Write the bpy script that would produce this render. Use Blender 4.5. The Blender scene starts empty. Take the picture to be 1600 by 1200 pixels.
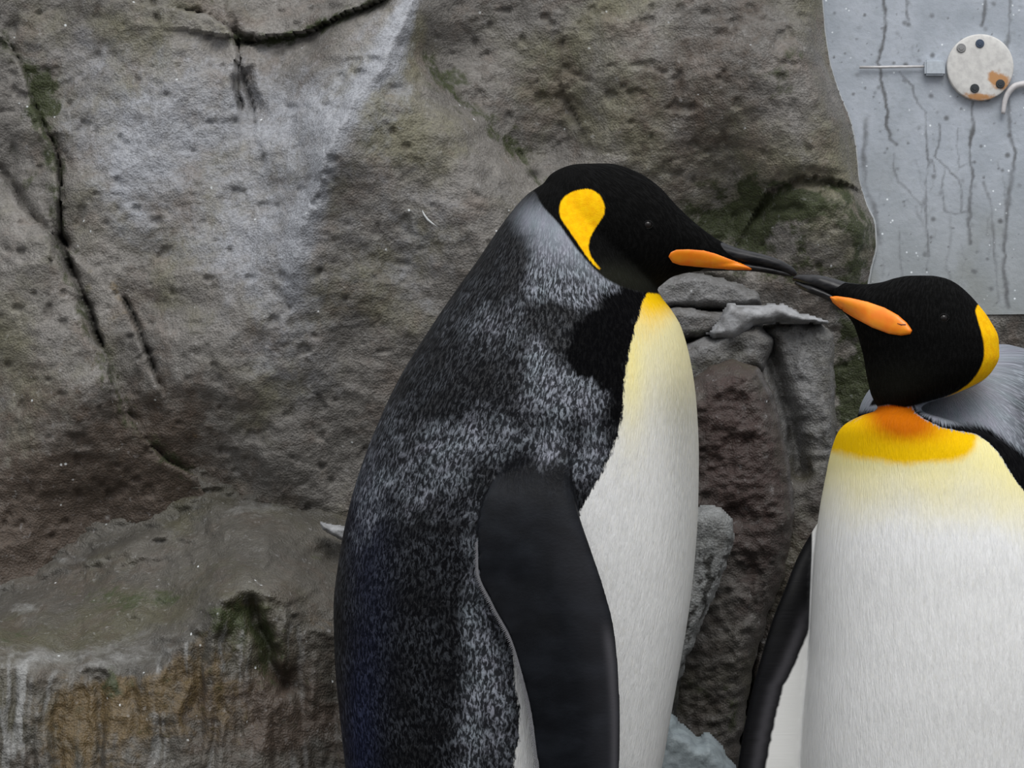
import bpy, bmesh, math, random
import numpy as np
from mathutils import Vector
from mathutils.bvhtree import BVHTree

# ------------------------------------------------------------------ camera, sky, sun, exposure
SC = bpy.context.scene
COL = SC.collection
CZ = 0.72            # camera height above the ground
CD = 4.0             # camera distance from the penguins' plane (Y = 0)
cam_d = bpy.data.cameras.new('camera')
cam = bpy.data.objects.new('camera', cam_d)
COL.objects.link(cam)
cam.location = (0, -CD, CZ)
cam.rotation_euler = (math.pi / 2, 0, 0)
cam_d.sensor_width = 36
cam_d.lens = 36 * CD
cam_d.clip_start = 0.1
cam_d.dof.use_dof = False
SC.camera = cam

W = bpy.data.worlds.new('overcast_sky')
SC.world = W
W.use_nodes = True
wn = W.node_tree
for n in list(wn.nodes): wn.nodes.remove(n)
wo = wn.nodes.new('ShaderNodeOutputWorld')
wb = wn.nodes.new('ShaderNodeBackground')
wt = wn.nodes.new('ShaderNodeTexCoord')
ws = wn.nodes.new('ShaderNodeSeparateXYZ')
wr = wn.nodes.new('ShaderNodeValToRGB')
wn.links.new(wt.outputs['Generated'], ws.inputs[0])
wn.links.new(ws.outputs['Z'], wr.inputs[0])
wn.links.new(wr.outputs[0], wb.inputs['Color'])
wn.links.new(wb.outputs[0], wo.inputs[0])
cr = wr.color_ramp
cr.elements[0].position = 0.0; cr.elements[0].color = (0.17, 0.178, 0.195, 1)
cr.elements[1].position = 1.0; cr.elements[1].color = (1.0, 1.02, 1.06, 1)
wb.inputs['Strength'].default_value = 1.25
sun_d = bpy.data.lights.new('veiled_sun', 'SUN')
sun_d.energy = 1.3
sun_d.angle = math.radians(35)
sun_d.color = (1.0, 0.98, 0.95)
sun = bpy.data.objects.new('veiled_sun', sun_d)
sun.rotation_euler = (math.radians(38), 0, math.radians(12))
sun.location = (0.6, -3, 4)
COL.objects.link(sun)
vs = SC.view_settings
vs.view_transform = 'Standard'
vs.look = 'None'
vs.gamma = 1
vs.use_curve_mapping = False
vs.exposure = 0.42

# ------------------------------------------------------------------ helpers
RNG = np.random.default_rng(7)
random.seed(7)

def X_(px, Y=0.0): return (np.asarray(px, float) - 800) / 1600 * (CD + Y) / CD
def Z_(py, Y=0.0): return CZ + (600 - np.asarray(py, float)) / 1600 * (CD + Y) / CD
def PX(X, Y=0.0): return X * 1600 * CD / (CD + Y) + 800
def PY(Z, Y=0.0): return 600 - (Z - CZ) * 1600 * CD / (CD + Y)

def lattice(u, v, seed):
    g = np.random.default_rng(seed).random((257, 257))
    iu = np.floor(u).astype(int); iv = np.floor(v).astype(int)
    fu = u - iu; fv = v - iv
    fu = fu * fu * (3 - 2 * fu); fv = fv * fv * (3 - 2 * fv)
    a = g[iu % 257, iv % 257]; b = g[(iu + 1) % 257, iv % 257]
    c = g[iu % 257, (iv + 1) % 257]; d = g[(iu + 1) % 257, (iv + 1) % 257]
    return (a * (1 - fu) + b * fu) * (1 - fv) + (c * (1 - fu) + d * fu) * fv

def fbm(u, v, seed, octv=5, gain=0.5, ridged=False):
    s = 0; amp = 1; tot = 0
    for k in range(octv):
        n = lattice(u * 2 ** k + 13.7 * k, v * 2 ** k + 7.1 * k, seed + k)
        if ridged: n = 1 - abs(2 * n - 1)
        s = s + amp * n; tot += amp; amp *= gain
    return s / tot          # 0..1

def seg_dist(x, y, pts):
    """distance to a polyline and the side (sign) of the nearest segment"""
    best = np.full(x.shape, 1e9); side = np.zeros(x.shape)
    for (ax, ay), (bx, by) in zip(pts[:-1], pts[1:]):
        dx, dy = bx - ax, by - ay
        t = np.clip(((x - ax) * dx + (y - ay) * dy) / (dx * dx + dy * dy + 1e-9), 0, 1)
        d = np.hypot(x - ax - t * dx, y - ay - t * dy)
        s = (x - ax) * dy - (y - ay) * dx
        m = d < best
        best = np.where(m, d, best); side = np.where(m, np.sign(s), side)
    return best, side

def poly_sd(x, y, pts):
    """signed distance to a closed polygon, positive inside"""
    P = list(pts) + [pts[0]]
    d, _ = seg_dist(x, y, P)
    ins = np.zeros(x.shape, bool)
    for (ax, ay), (bx, by) in zip(P[:-1], P[1:]):
        c = (ay > y) != (by > y)
        xx = (bx - ax) * (y - ay) / ((by - ay) if abs(by - ay) > 1e-9 else 1e-9) + ax
        ins ^= c & (x < xx)
    return np.where(ins, d, -d)

def chaikin(P, it=2):
    P = np.array(P, float)
    for _ in range(it):
        Q = np.roll(P, -1, 0); P = np.stack([.75 * P + .25 * Q, .25 * P + .75 * Q], 1).reshape(-1, 2)
    return [tuple(p) for p in P]

def ss(a, b, x):
    t = np.clip((x - a) / (b - a), 0, 1)
    return t * t * (3 - 2 * t)

def blob(x, y, cx, cy, rx, ry=None):
    ry = rx if ry is None else ry
    return np.exp(-((x - cx) / rx) ** 2 - ((y - cy) / ry) ** 2)

def cubic(xs, ys, xq):
    """monotone-ish cubic (Catmull-Rom, non uniform) interpolation"""
    xs = np.asarray(xs, float); ys = np.asarray(ys, float)
    h = np.diff(xs); d = np.diff(ys) / h
    m = np.zeros_like(ys)
    m[1:-1] = np.where(d[:-1] * d[1:] > 0, 2 * d[:-1] * d[1:] / (d[:-1] + d[1:] + 1e-12), 0)
    m[0] = d[0]; m[-1] = d[-1]
    xq = np.clip(xq, xs[0], xs[-1])
    i = np.clip(np.searchsorted(xs, xq) - 1, 0, len(h) - 1)
    t = (xq - xs[i]) / h[i]
    return ((1 + 2 * t) * (1 - t) ** 2 * ys[i] + t * (1 - t) ** 2 * h[i] * m[i]
            + t * t * (3 - 2 * t) * ys[i + 1] + t * t * (t - 1) * h[i] * m[i + 1])

def tag(o, label=None, cat=None, group=None, kind=None):
    if label: o['label'] = label
    if cat: o['category'] = cat
    if group: o['group'] = group
    if kind: o['kind'] = kind
    return o

def empty(name, loc=(0, 0, 0)):
    o = bpy.data.objects.new(name, None); COL.objects.link(o); o.location = loc
    o.empty_display_size = 0.05
    return o

def link(name, me, mat=None, parent=None, smooth=True):
    o = bpy.data.objects.new(name, me); COL.objects.link(o)
    if mat: me.materials.append(mat)
    if smooth and len(me.polygons):
        me.polygons.foreach_set('use_smooth', np.ones(len(me.polygons), bool))
    if parent:
        o.parent = parent
        o.location = (-parent.location[0], -parent.location[1], -parent.location[2])
    return o

def mesh(name, V, F):
    me = bpy.data.meshes.new(name)
    V = np.asarray(V, np.float32)
    if isinstance(F, np.ndarray):
        me.vertices.add(len(V)); me.vertices.foreach_set('co', V.ravel())
        k = F.shape[1]
        me.loops.add(F.size); me.loops.foreach_set('vertex_index', F.ravel().astype(np.int32))
        me.polygons.add(len(F))
        me.polygons.foreach_set('loop_start', np.arange(0, F.size, k, dtype=np.int32))
        me.update(calc_edges=True)
    else:
        me.from_pydata([tuple(map(float, v)) for v in V], [], F); me.update()
    return me

def fattr(me, name, arr):
    a = me.attributes.new(name, 'FLOAT', 'POINT')
    a.data.foreach_set('value', np.ascontiguousarray(arr, np.float32))

def loft_mesh(rings):
    """rings: (n,m,3) array -> closed tube with fan caps"""
    rings = np.asarray(rings); n, m, _ = rings.shape
    V = rings.reshape(-1, 3)
    V = np.vstack([V, rings[0].mean(0)[None], rings[-1].mean(0)[None]])
    F = []
    for i in range(n - 1):
        for j in range(m):
            k = (j + 1) % m
            F.append((i * m + j, i * m + k, (i + 1) * m + k, (i + 1) * m + j))
    a, b = n * m, n * m + 1
    for j in range(m):
        k = (j + 1) % m
        F.append((a, k, j)); F.append((b, (n - 1) * m + j, (n - 1) * m + k))
    return V, F

def join(parts):
    V = []; F = []; o = 0
    for v, f in parts:
        V.append(np.asarray(v)); F += [tuple(i + o for i in q) for q in f]; o += len(v)
    return np.vstack(V), F

def tube(pts, rad, m=10):
    pts = np.asarray(pts, float); n = len(pts)
    if np.isscalar(rad): rad = [rad] * n
    T = np.gradient(pts, axis=0); T /= np.linalg.norm(T, axis=1)[:, None] + 1e-12
    up = np.array([0.31, 0.9, 0.2]); R = []
    for i in range(n):
        a = np.cross(T[i], up); a /= np.linalg.norm(a); b = np.cross(T[i], a)
        th = np.linspace(0, 2 * math.pi, m, endpoint=False)
        R.append(pts[i] + rad[i] * (np.cos(th)[:, None] * a + np.sin(th)[:, None] * b))
    return loft_mesh(R)

# ------------------------------------------------------------------ materials
class NT:
    def __init__(s, name):
        s.m = bpy.data.materials.new(name); s.m.use_nodes = True
        s.t = s.m.node_tree; s.b = s.t.nodes['Principled BSDF']
    def n(s, typ, **kw):
        n = s.t.nodes.new(typ)
        for k, v in kw.items(): setattr(n, k, v)
        return n
    def l(s, a, b): s.t.links.new(a, b)
    def put(s, inp, v):
        if hasattr(v, 'is_output') or isinstance(v, bpy.types.NodeSocket): s.l(v, inp)
        elif isinstance(v, (tuple, list)) and len(v) == 3 and inp.type == 'RGBA': inp.default_value = (*v, 1)
        else: inp.default_value = v
    def attr(s, name): return s.n('ShaderNodeAttribute', attribute_name=name).outputs['Fac']
    def math(s, op, a, b=0.0, c=None, clamp=False):
        n = s.n('ShaderNodeMath', operation=op, use_clamp=clamp)
        s.put(n.inputs[0], a); s.put(n.inputs[1], b)
        if c is not None: s.put(n.inputs[2], c)
        return n.outputs[0]
    def range(s, v, a, b, c=0.0, d=1.0, smooth=True):
        n = s.n('ShaderNodeMapRange', interpolation_type='SMOOTHSTEP' if smooth else 'LINEAR')
        s.put(n.inputs[0], v)
        for i, q in enumerate((a, b, c, d)): n.inputs[i + 1].default_value = q
        return n.outputs[0]
    def mix(s, f, a, b, blend='MIX'):
        n = s.n('ShaderNodeMix', data_type='RGBA', blend_type=blend)
        s.put(n.inputs[0], f); s.put(n.inputs[6], a); s.put(n.inputs[7], b)
        return n.outputs[2]
    def vec(s, x, y, z=0.0):
        n = s.n('ShaderNodeCombineXYZ')
        for i, q in enumerate((x, y, z)): s.put(n.inputs[i], q)
        return n.outputs[0]
    def obj(s): return s.n('ShaderNodeTexCoord').outputs['Object']
    def noise(s, vec, scale, detail=4, rough=0.55, dist=0.0, col=False):
        n = s.n('ShaderNodeTexNoise'); s.put(n.inputs['Vector'], vec)
        n.inputs['Scale'].default_value = scale; n.inputs['Detail'].default_value = detail
        n.inputs['Roughness'].default_value = rough; n.inputs['Distortion'].default_value = dist
        return n.outputs['Color' if col else 'Fac']
    def voro(s, vec, scale, rnd=1.0, feature='F1', dims='3D'):
        n = s.n('ShaderNodeTexVoronoi', feature=feature, voronoi_dimensions=dims); s.put(n.inputs['Vector'], vec)
        n.inputs['Scale'].default_value = scale; n.inputs['Randomness'].default_value = rnd
        return n
    def bump(s, h, strength, dist, normal=None):
        n = s.n('ShaderNodeBump'); s.put(n.inputs['Height'], h)
        n.inputs['Strength'].default_value = strength; n.inputs['Distance'].default_value = dist
        if normal is not None: s.l(normal, n.inputs['Normal'])
        return n.outputs[0]
    def fin(s, color=None, rough=None, normal=None, spec=None, **kw):
        if color is not None: s.put(s.b.inputs['Base Color'], color)
        if rough is not None: s.put(s.b.inputs['Roughness'], rough)
        if normal is not None: s.l(normal, s.b.inputs['Normal'])
        if spec is not None: s.put(s.b.inputs['Specular IOR Level'], spec)
        for k, v in kw.items(): s.put(s.b.inputs[k], v)
        return s.m

def rock_material(name, base=(0.205, 0.192, 0.175), pale=(0.34, 0.35, 0.375), brown=(0.085, 0.062, 0.046),
                  moss=(0.040, 0.050, 0.016), ochre=(0.17, 0.115, 0.04), rough=0.62, gain=1.0):
    t = NT(name)
    o = t.obj()
    warp = t.n('ShaderNodeVectorMath', operation='MULTIPLY_ADD')
    t.l(t.noise(o, 14, 3, col=True), warp.inputs[0]); warp.inputs[1].default_value = (.035, .035, .035)
    t.l(o, warp.inputs[2]); wv = warp.outputs[0]
    big = t.noise(wv, 9, 6, 0.6)
    mid = t.noise(wv, 55, 6, 0.65)
    fine = t.noise(o, 260, 5, 0.7)
    grit = t.voro(o, 420)
    c = t.mix(t.range(big, .35, .68), tuple(x * .72 for x in base), tuple(x * 1.2 for x in base))
    # large masks painted per rock: pale tone with painted light, brown tone with painted shade, ochre algae, moss, dirt in cracks and painted shade
    def masked(attr, lo, hi, col, c, w=0.9, src=None):
        f = t.math('ADD', t.attr(attr), t.math('MULTIPLY', t.math('SUBTRACT', src or mid, .5), w))
        return t.mix(t.range(f, lo, hi), c, col)
    c = t.mix(t.range(t.noise(wv, 6.5, 5, .6), .47, .66, 0, .75), c, tuple(b * k for b, k in zip(base, (.80, .80, .50))))
    c = t.mix(t.range(t.noise(wv, 21, 4, .6), .5, .68, 0, .5), c, tuple(b * k for b, k in zip(base, (.84, .70, .62))))
    c = masked('pale', .25, .95, pale, c, 1.0)
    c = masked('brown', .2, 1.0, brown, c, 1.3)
    c = masked('ochre', .3, .9, ochre, c, 1.5)
    c = masked('moss', .35, .75, moss, c, 1.7)
    # speckle: dark pores and pale grains
    c = t.mix(t.range(fine, .28, .60, .55, 0, False), c, (0.03, 0.027, 0.022))
    c = t.mix(t.range(t.noise(o, 130, 3, .6), .60, .78, 0, .40), c, (.33, .33, .33))
    c = t.mix(t.range(t.noise(wv, 38, 5, .7), .62, .74, 0, .4), c, (0.05, 0.042, 0.032))
    sp = t.voro(o, 75)
    c = t.mix(t.math('MULTIPLY', t.range(sp.outputs['Distance'], .06, .15, 1, 0),
                     t.range(t.noise(o, 33, 2), .60, .68)), c, (.75, .78, .78))
    c = t.mix(t.range(t.attr('dirt_shade'), .1, 1.0), c, (0.012, 0.011, 0.008))
    if gain != 1: c = t.mix(1.0, c, (gain, gain, gain), 'MULTIPLY')
    h = t.math('ADD', t.math('MULTIPLY', mid, 1.0), t.math('MULTIPLY', fine, .35))
    nb = t.bump(h, .42, .008)
    nb = t.bump(grit.outputs['Distance'], .5, .0016, nb)
    r = t.range(mid, .3, .7, rough - .14, rough + .14)
    return t.fin(c, r, nb, .45)

def plain(name, color, rough=.5, spec=.5, nscale=200, nstr=.2, ndist=.001, **kw):
    t = NT(name); o = t.obj(); f = t.noise(o, nscale, 4)
    c = t.mix(t.range(f, .3, .7, 0, .5), color, tuple(x * .7 for x in color))
    return t.fin(c, rough, t.bump(f, nstr, ndist), spec, **kw)

def feather_bump(t, u, v, wu, wv, strength, dist):
    """overlapping feathers: cells longer than wide, each tilted so its lower tip stands proud"""
    vec = t.vec(t.math('DIVIDE', u, wu), t.math('DIVIDE', v, wv))
    vo = t.voro(vec, 1.0, .85, dims='2D')
    sep = t.n('ShaderNodeSeparateXYZ'); t.l(vo.outputs['Position'], sep.inputs[0])
    lift = t.math('SUBTRACT', sep.outputs[1], t.math('DIVIDE', v, wv))     # grows towards the tip
    rc = t.n('ShaderNodeSeparateColor'); t.l(vo.outputs['Color'], rc.inputs[0])
    return t.bump(lift, strength, dist), lift, rc.outputs[0], vo.outputs['Distance']

def penguin_material(name, right=False):
    t = NT(name); A = t.attr
    u, v = A('fu'), A('fv'); o = t.obj()
    uv = t.vec(u, v)
    n1, lift, rnd, dist = feather_bump(t, u, v, .0042, .0092, .8, .0022)
    streak = t.noise(t.vec(t.math('MULTIPLY', u, 900), t.math('MULTIPLY', v, 110)), 1, 4, .6)
    streak2 = t.noise(t.vec(t.math('MULTIPLY', u, 300), t.math('MULTIPLY', v, 40)), 1, 4, .6)
    edge_n = t.math('MULTIPLY', t.math('SUBTRACT', t.noise(t.vec(t.math('MULTIPLY', u, 420), t.math('MULTIPLY', v, 100)), 1, 3, .7), .5), 1.0)
    # ---- dark plumage: black to silver, each feather with its own tip
    sil = A('silver')
    patch = t.math('ADD', sil, t.math('MULTIPLY', t.math('SUBTRACT', t.noise(uv, 55, 4, .6), .5), t.math('MULTIPLY', A('mottle'), 1.1)))
    tip = t.range(t.math('ADD', lift, t.math('MULTIPLY', rnd, .5)), .05, .75)
    tipm = t.math('MULTIPLY', tip, A('mottle'))
    s = t.range(patch, .15, .95)
    # short strokes lying along the body, fine across and long down
    wob = t.noise(uv, 25, 3, .6)
    uw = t.math('ADD', t.math('MULTIPLY', u, 430), t.math('MULTIPLY', wob, 3.5))
    st = t.noise(t.vec(uw, t.math('MULTIPLY', v, 140)), 1, 2.5, .6, .6)
    stf = t.noise(t.vec(t.math('MULTIPLY', uw, 2.2), t.math('MULTIPLY', v, 300)), 1, 2, .6)
    stroke = t.range(t.math('ADD', st, t.math('MULTIPLY', t.math('SUBTRACT', stf, .5), .35)), .42, .68)
    s2 = t.math('MULTIPLY', s, t.math('ADD', t.math('MULTIPLY', t.math('MULTIPLY', stroke, A('mottle')), .85), t.math('SUBTRACT', 1.0, t.math('MULTIPLY', A('mottle'), .93))))
    ba = t.mix(t.math('MULTIPLY', stroke, t.math('MULTIPLY', A('mottle'), t.range(t.noise(uv, 26, 3), .38, .62, .08, .85))), (.0026, .0028, .0036), (.031, .035, .042))
    ba = t.mix(A('navy'), ba, t.mix(stroke, (.003, .005, .018), (.014, .022, .075)))
    hue = t.mix(t.noise(uv, 42, 2), (.235, .295, .315), (.30, .285, .35))
    dark = t.mix(s2, ba, hue)
    # ---- white plumage
    wh = t.mix(t.range(streak2, .35, .7), (.80, .80, .79), (.70, .70, .69))
    wh = t.mix(t.math('MULTIPLY', A('grey'), t.range(streak, .3, .7, .6, 1)), wh, (.36, .37, .37))  # grey mask paints shading into the white feathers
    wh = t.mix(t.range(t.math('ADD', A('cream'), t.math('MULTIPLY', edge_n, .25)), 0, 1, 0, 1, False), wh, (.86, .76, .30))
    wh = t.mix(t.range(t.math('ADD', A('gold'), t.math('MULTIPLY', edge_n, .3)), .15, .85), wh, (.86, .52, .004))
    wh = t.mix(t.range(t.math('ADD', A('orange'), t.math('MULTIPLY', edge_n, .3)), .1, 1.0), wh, (.50, .125, .003))
    # ---- borders, feathered by the streak noise (attributes are signed distances in metres)
    f_w = t.range(t.math('ADD', A('d_white'), t.math('MULTIPLY', edge_n, .011)), -.0012, .0012)
    c = t.mix(f_w, dark, wh)
    f_b = t.range(t.math('ADD', A('d_band'), t.math('MULTIPLY', edge_n, .016)), -.0045, .0030)
    c = t.mix(f_b, c, (.0022, .0022, .0026))
    f_h = t.range(t.math('ADD', A('d_head'), t.math('MULTIPLY', edge_n, .003)), -.0014, .0014)
    headc = t.mix(t.noise(o, 300, 4), (.0018, .0018, .0019), (.0048, .0048, .0046))
    headc = t.mix(A('olive'), headc, (.012, .0125, .009))
    c = t.mix(f_h, c, headc)
    f_y = t.range(t.math('ADD', A('d_patch'), t.math('MULTIPLY', edge_n, .003)), -.0010, .0010)
    yel = t.mix(t.range(t.noise(o, 160, 3), .3, .7), (.86, .50, .005), (.78, .39, .004))
    c = t.mix(f_y, c, yel)
    f_f = t.math('MULTIPLY', t.range(A('d_flip'), -.001, .001), A('flip_a'))
    rows = t.n('ShaderNodeTexWave'); rows.wave_type = 'BANDS'; rows.bands_direction = 'X'
    t.l(t.vec(t.math('MULTIPLY', A('fq'), 48), t.math('MULTIPLY', A('fv'), 2)), rows.inputs['Vector'])
    rows.inputs['Scale'].default_value = 1.0; rows.inputs['Distortion'].default_value = 1.5
    fl = t.mix(t.range(t.noise(uv, 38, 4), .35, .75), (.0028, .0034, .005) if not right else (.001, .001, .0013), (.009, .0105, .014) if not right else (.003, .003, .004))
    fl = t.mix(t.math('MULTIPLY', A('rim'), .8), fl, (.065, .063, .07))
    fl = t.mix(t.range(t.math('ADD', A('silver'), t.math('MULTIPLY', t.math('SUBTRACT', t.noise(uv, 70, 4), .5), 1.3)), .55, .9), fl, (.15, .165, .19))
    fl = t.mix(t.range(A('d_under'), -.0015, .0015), fl, (.62, .62, .60))
    c = t.mix(f_f, c, fl)
    # ---- relief: feathers on dark back, fine streaks on white and head
    hs = t.math('ADD', streak, t.math('MULTIPLY', streak2, .8))
    n2 = t.bump(hs, .8, .0018)
    vel = t.bump(t.noise(o, 700, 3), .35, .0012)
    fr = t.bump(t.math('MULTIPLY', rows.outputs['Fac'], A('rows')), .5, .0010, t.bump(t.noise(t.vec(t.math('MULTIPLY', u, 400), t.math('MULTIPLY', v, 400)), 1, 2), .25, .0006))
    def mixn(f, a, b):
        n = t.n('ShaderNodeMix', data_type='VECTOR'); t.put(n.inputs[0], f); t.l(a, n.inputs[4]); t.l(b, n.inputs[5]); return n.outputs[1]
    n1 = t.bump(t.math('ADD', t.math('MULTIPLY', st, 1.0), t.math('MULTIPLY', stf, .4)), .55, .0022)
    nn = mixn(f_w, n1, n2); nn = mixn(f_b, nn, vel); nn = mixn(f_h, nn, vel); nn = mixn(f_f, nn, fr)
    smooth = t.math('MAXIMUM', t.math('MAXIMUM', f_h, f_b), f_w)
    smooth = t.math('MULTIPLY', smooth, t.math('SUBTRACT', 1.0, f_f))
    rough = t.math('ADD', .46, t.math('MULTIPLY', smooth, .3))
    spec = t.math('MULTIPLY', t.math('ADD', .05, t.math('MULTIPLY', t.math('MAXIMUM', t.math('MULTIPLY', stroke, t.math('SUBTRACT', 1.0, f_f)), t.math('MULTIPLY', f_f, .75)), .24)), t.math('SUBTRACT', 1.0, t.math('MULTIPLY', smooth, .8)))
    spec = t.math('SUBTRACT', spec, t.math('MULTIPLY', f_f, .12))
    t.fin(c, rough, nn, spec)
    return t.m

M = {}
M['peng_l'] = penguin_material('plumage_profile')
M['peng_r'] = penguin_material('plumage_front', True)
def bill_material():
    t = NT('black_horn'); o = t.obj()
    mp = t.n('ShaderNodeMapping'); t.l(o, mp.inputs[0]); mp.inputs['Scale'].default_value = (60, 200, 260)
    f = t.noise(mp.outputs[0], 1, 4)
    c = t.mix(t.range(f, .35, .75), (.004, .004, .005), (.022, .021, .022))
    return t.fin(c, t.range(f, .3, .7, .26, .42), t.bump(f, .25, .0008), .28)
M['bill'] = bill_material()
def plate_material():
    t = NT('orange_plate'); o = t.obj(); f = t.noise(o, 90, 4)
    c = t.mix(t.range(f, .3, .7), (.93, .22, .008), (.92, .31, .012))
    c = t.mix(t.range(t.attr('edge'), 0.0, .6, .35, 0), c, (.62, .09, .006))
    return t.fin(c, .32, t.bump(t.noise(o, 300, 3), .15, .0006), .45)
M['plate'] = plate_material()
M['eye'] = plain('dark_eye', (.006, .004, .003), .12, .35, nstr=.02)
M['lid'] = plain('eye_rim', (.006, .006, .006), .6, .1)
M['foot'] = plain('dark_foot_skin', (.03, .028, .028), .5, nscale=120, nstr=.6, ndist=.002)
M['claw'] = plain('claw_horn', (.015, .014, .013), .3)
M['rock'] = rock_material('rock_grey')
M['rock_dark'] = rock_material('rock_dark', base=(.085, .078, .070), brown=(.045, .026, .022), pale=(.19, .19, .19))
M['rock_ledge'] = rock_material('rock_ledge', base=(.095, .088, .074), pale=(.26, .26, .25), ochre=(.125, .085, .036), rough=.5)
M['rock_mottled'] = rock_material('rock_mottled', base=(.24, .25, .245), pale=(.36, .37, .37))
def snow_material(name, col, lo):
    t = NT(name); o = t.obj(); f = t.noise(o, 60, 6, .6)
    c = t.mix(t.range(f, .35, .7), col, lo)
    return t.fin(c, .55, t.bump(f, .6, .006), .4)
M['snow'] = snow_material('old_snow', (.30, .35, .37), (.20, .235, .25))
M['frost'] = snow_material('frost', (.31, .315, .325), (.15, .15, .15))

# ------------------------------------------------------------------ rock sheets
def sheet_grid(x0, x1, y0, y1, Yr, step):
    """regular grid on the plane Y = Yr, given by its extent in the design frame; returns X, Z and design coordinates"""
    X0, X1 = float(X_(x0, Yr)), float(X_(x1, Yr)); Zt, Zb = float(Z_(y0, Yr)), float(Z_(y1, Yr))
    nx = int((X1 - X0) / step) + 1; nz = int((Zt - Zb) / step) + 1
    X, Z = np.meshgrid(np.linspace(X0, X1, nx), np.linspace(Zt, Zb, nz))
    return X, Z, PX(X, Yr), PY(Z, Yr)

def grid_faces(n, m, keep=None):
    i = np.arange(n * m).reshape(n, m)
    F = np.stack([i[1:, :-1], i[1:, 1:], i[:-1, 1:], i[:-1, :-1]], -1).reshape(-1, 4)
    if keep is not None: F = F[keep.reshape(-1)]
    return F

def snap(X, Z, x, y, sd, reach, Yr):
    """pull the grid vertices nearest an outline onto it, so cut edges run clean"""
    gy, gx = np.gradient(sd); gx = gx / 1.0; gx /= (x[0, 1] - x[0, 0]); gy /= (y[1, 0] - y[0, 0]); g2 = np.clip(gx * gx + gy * gy, .3, None)
    m = abs(sd) < reach
    x = np.where(m, x - sd * gx / g2, x); y = np.where(m, y - sd * gy / g2, y)
    return X_(x, Yr), Z_(y, Yr), x, y

def compact(V, F):
    used = np.zeros(len(V), bool); used[F.ravel()] = True
    idx = np.cumsum(used) - 1
    return used, idx[F]

ZERO = dict(pale=0, brown=0, ochre=0, moss=0, dirt_shade=0)
def put_masks(me, sel, masks, shape):
    for k in ('pale', 'brown', 'ochre', 'moss', 'dirt_shade'):
        a = masks.get(k, 0); a = np.broadcast_to(np.asarray(a, float), shape).ravel()
        fattr(me, k, a[sel] if sel is not None else a)

def rbf(pts, x, y, eps=140.0):
    P = np.array([(p[0], p[1]) for p in pts], float); h = np.array([p[2] for p in pts], float)
    phi = lambda r: np.sqrt(r * r + eps * eps)
    A = phi(np.hypot(P[:, None, 0] - P[None, :, 0], P[:, None, 1] - P[None, :, 1]))
    n = len(P); B = np.zeros((n + 1, n + 1)); B[:n, :n] = A + np.eye(n) * 1e-3; B[:n, n] = 1; B[n, :n] = 1
    w = np.linalg.solve(B, np.append(h, 0))
    out = np.full(x.shape, w[n])
    for (px, py), k in zip(P, w[:n]): out += k * phi(np.hypot(x - px, y - py))
    return out

# ---- the big rock wall -------------------------------------------------------
YW = 0.46
EDGE = [(1274, -420), (1284, 0), (1288, 50), (1296, 100), (1310, 145), (1328, 190), (1337, 235), (1341, 280),
        (1353, 320), (1366, 350), (1368, 385), (1360, 420), (1354, 460), (1352, 492), (1400, 494), (1500, 492), (2060, 486), (2060, -420)]
C1 = [(5, 60), (30, 92), (46, 120), (58, 165), (84, 220), (98, 262), (101, 310), (96, 372), (118, 425), (142, 480), (158, 520), (180, 560), (186, 600), (206, 640), (240, 690), (275, 722), (318, 745), (335, 775)]
C0 = [(-40, 250), (0, 268), (35, 320), (70, 352), (96, 376)]
C2 = [(235, -20), (243, 8), (254, 40)]
C3 = [(254, 40), (275, 22), (330, 26), (366, 62), (374, 90), (372, 130), (376, 172)]
C4 = [(366, 62), (400, 66), (440, 62), (480, 50), (540, 36), (600, 14), (640, -20)]
C5 = [(676, 100), (700, 135), (730, 165), (770, 205), (800, 236), (830, 268), (850, 290)]
RIDGE = [(660, -10), (630, 60), (606, 120), (560, 180), (536, 225), (520, 280), (500, 335), (482, 380), (474, 440), (464, 500)]
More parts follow.
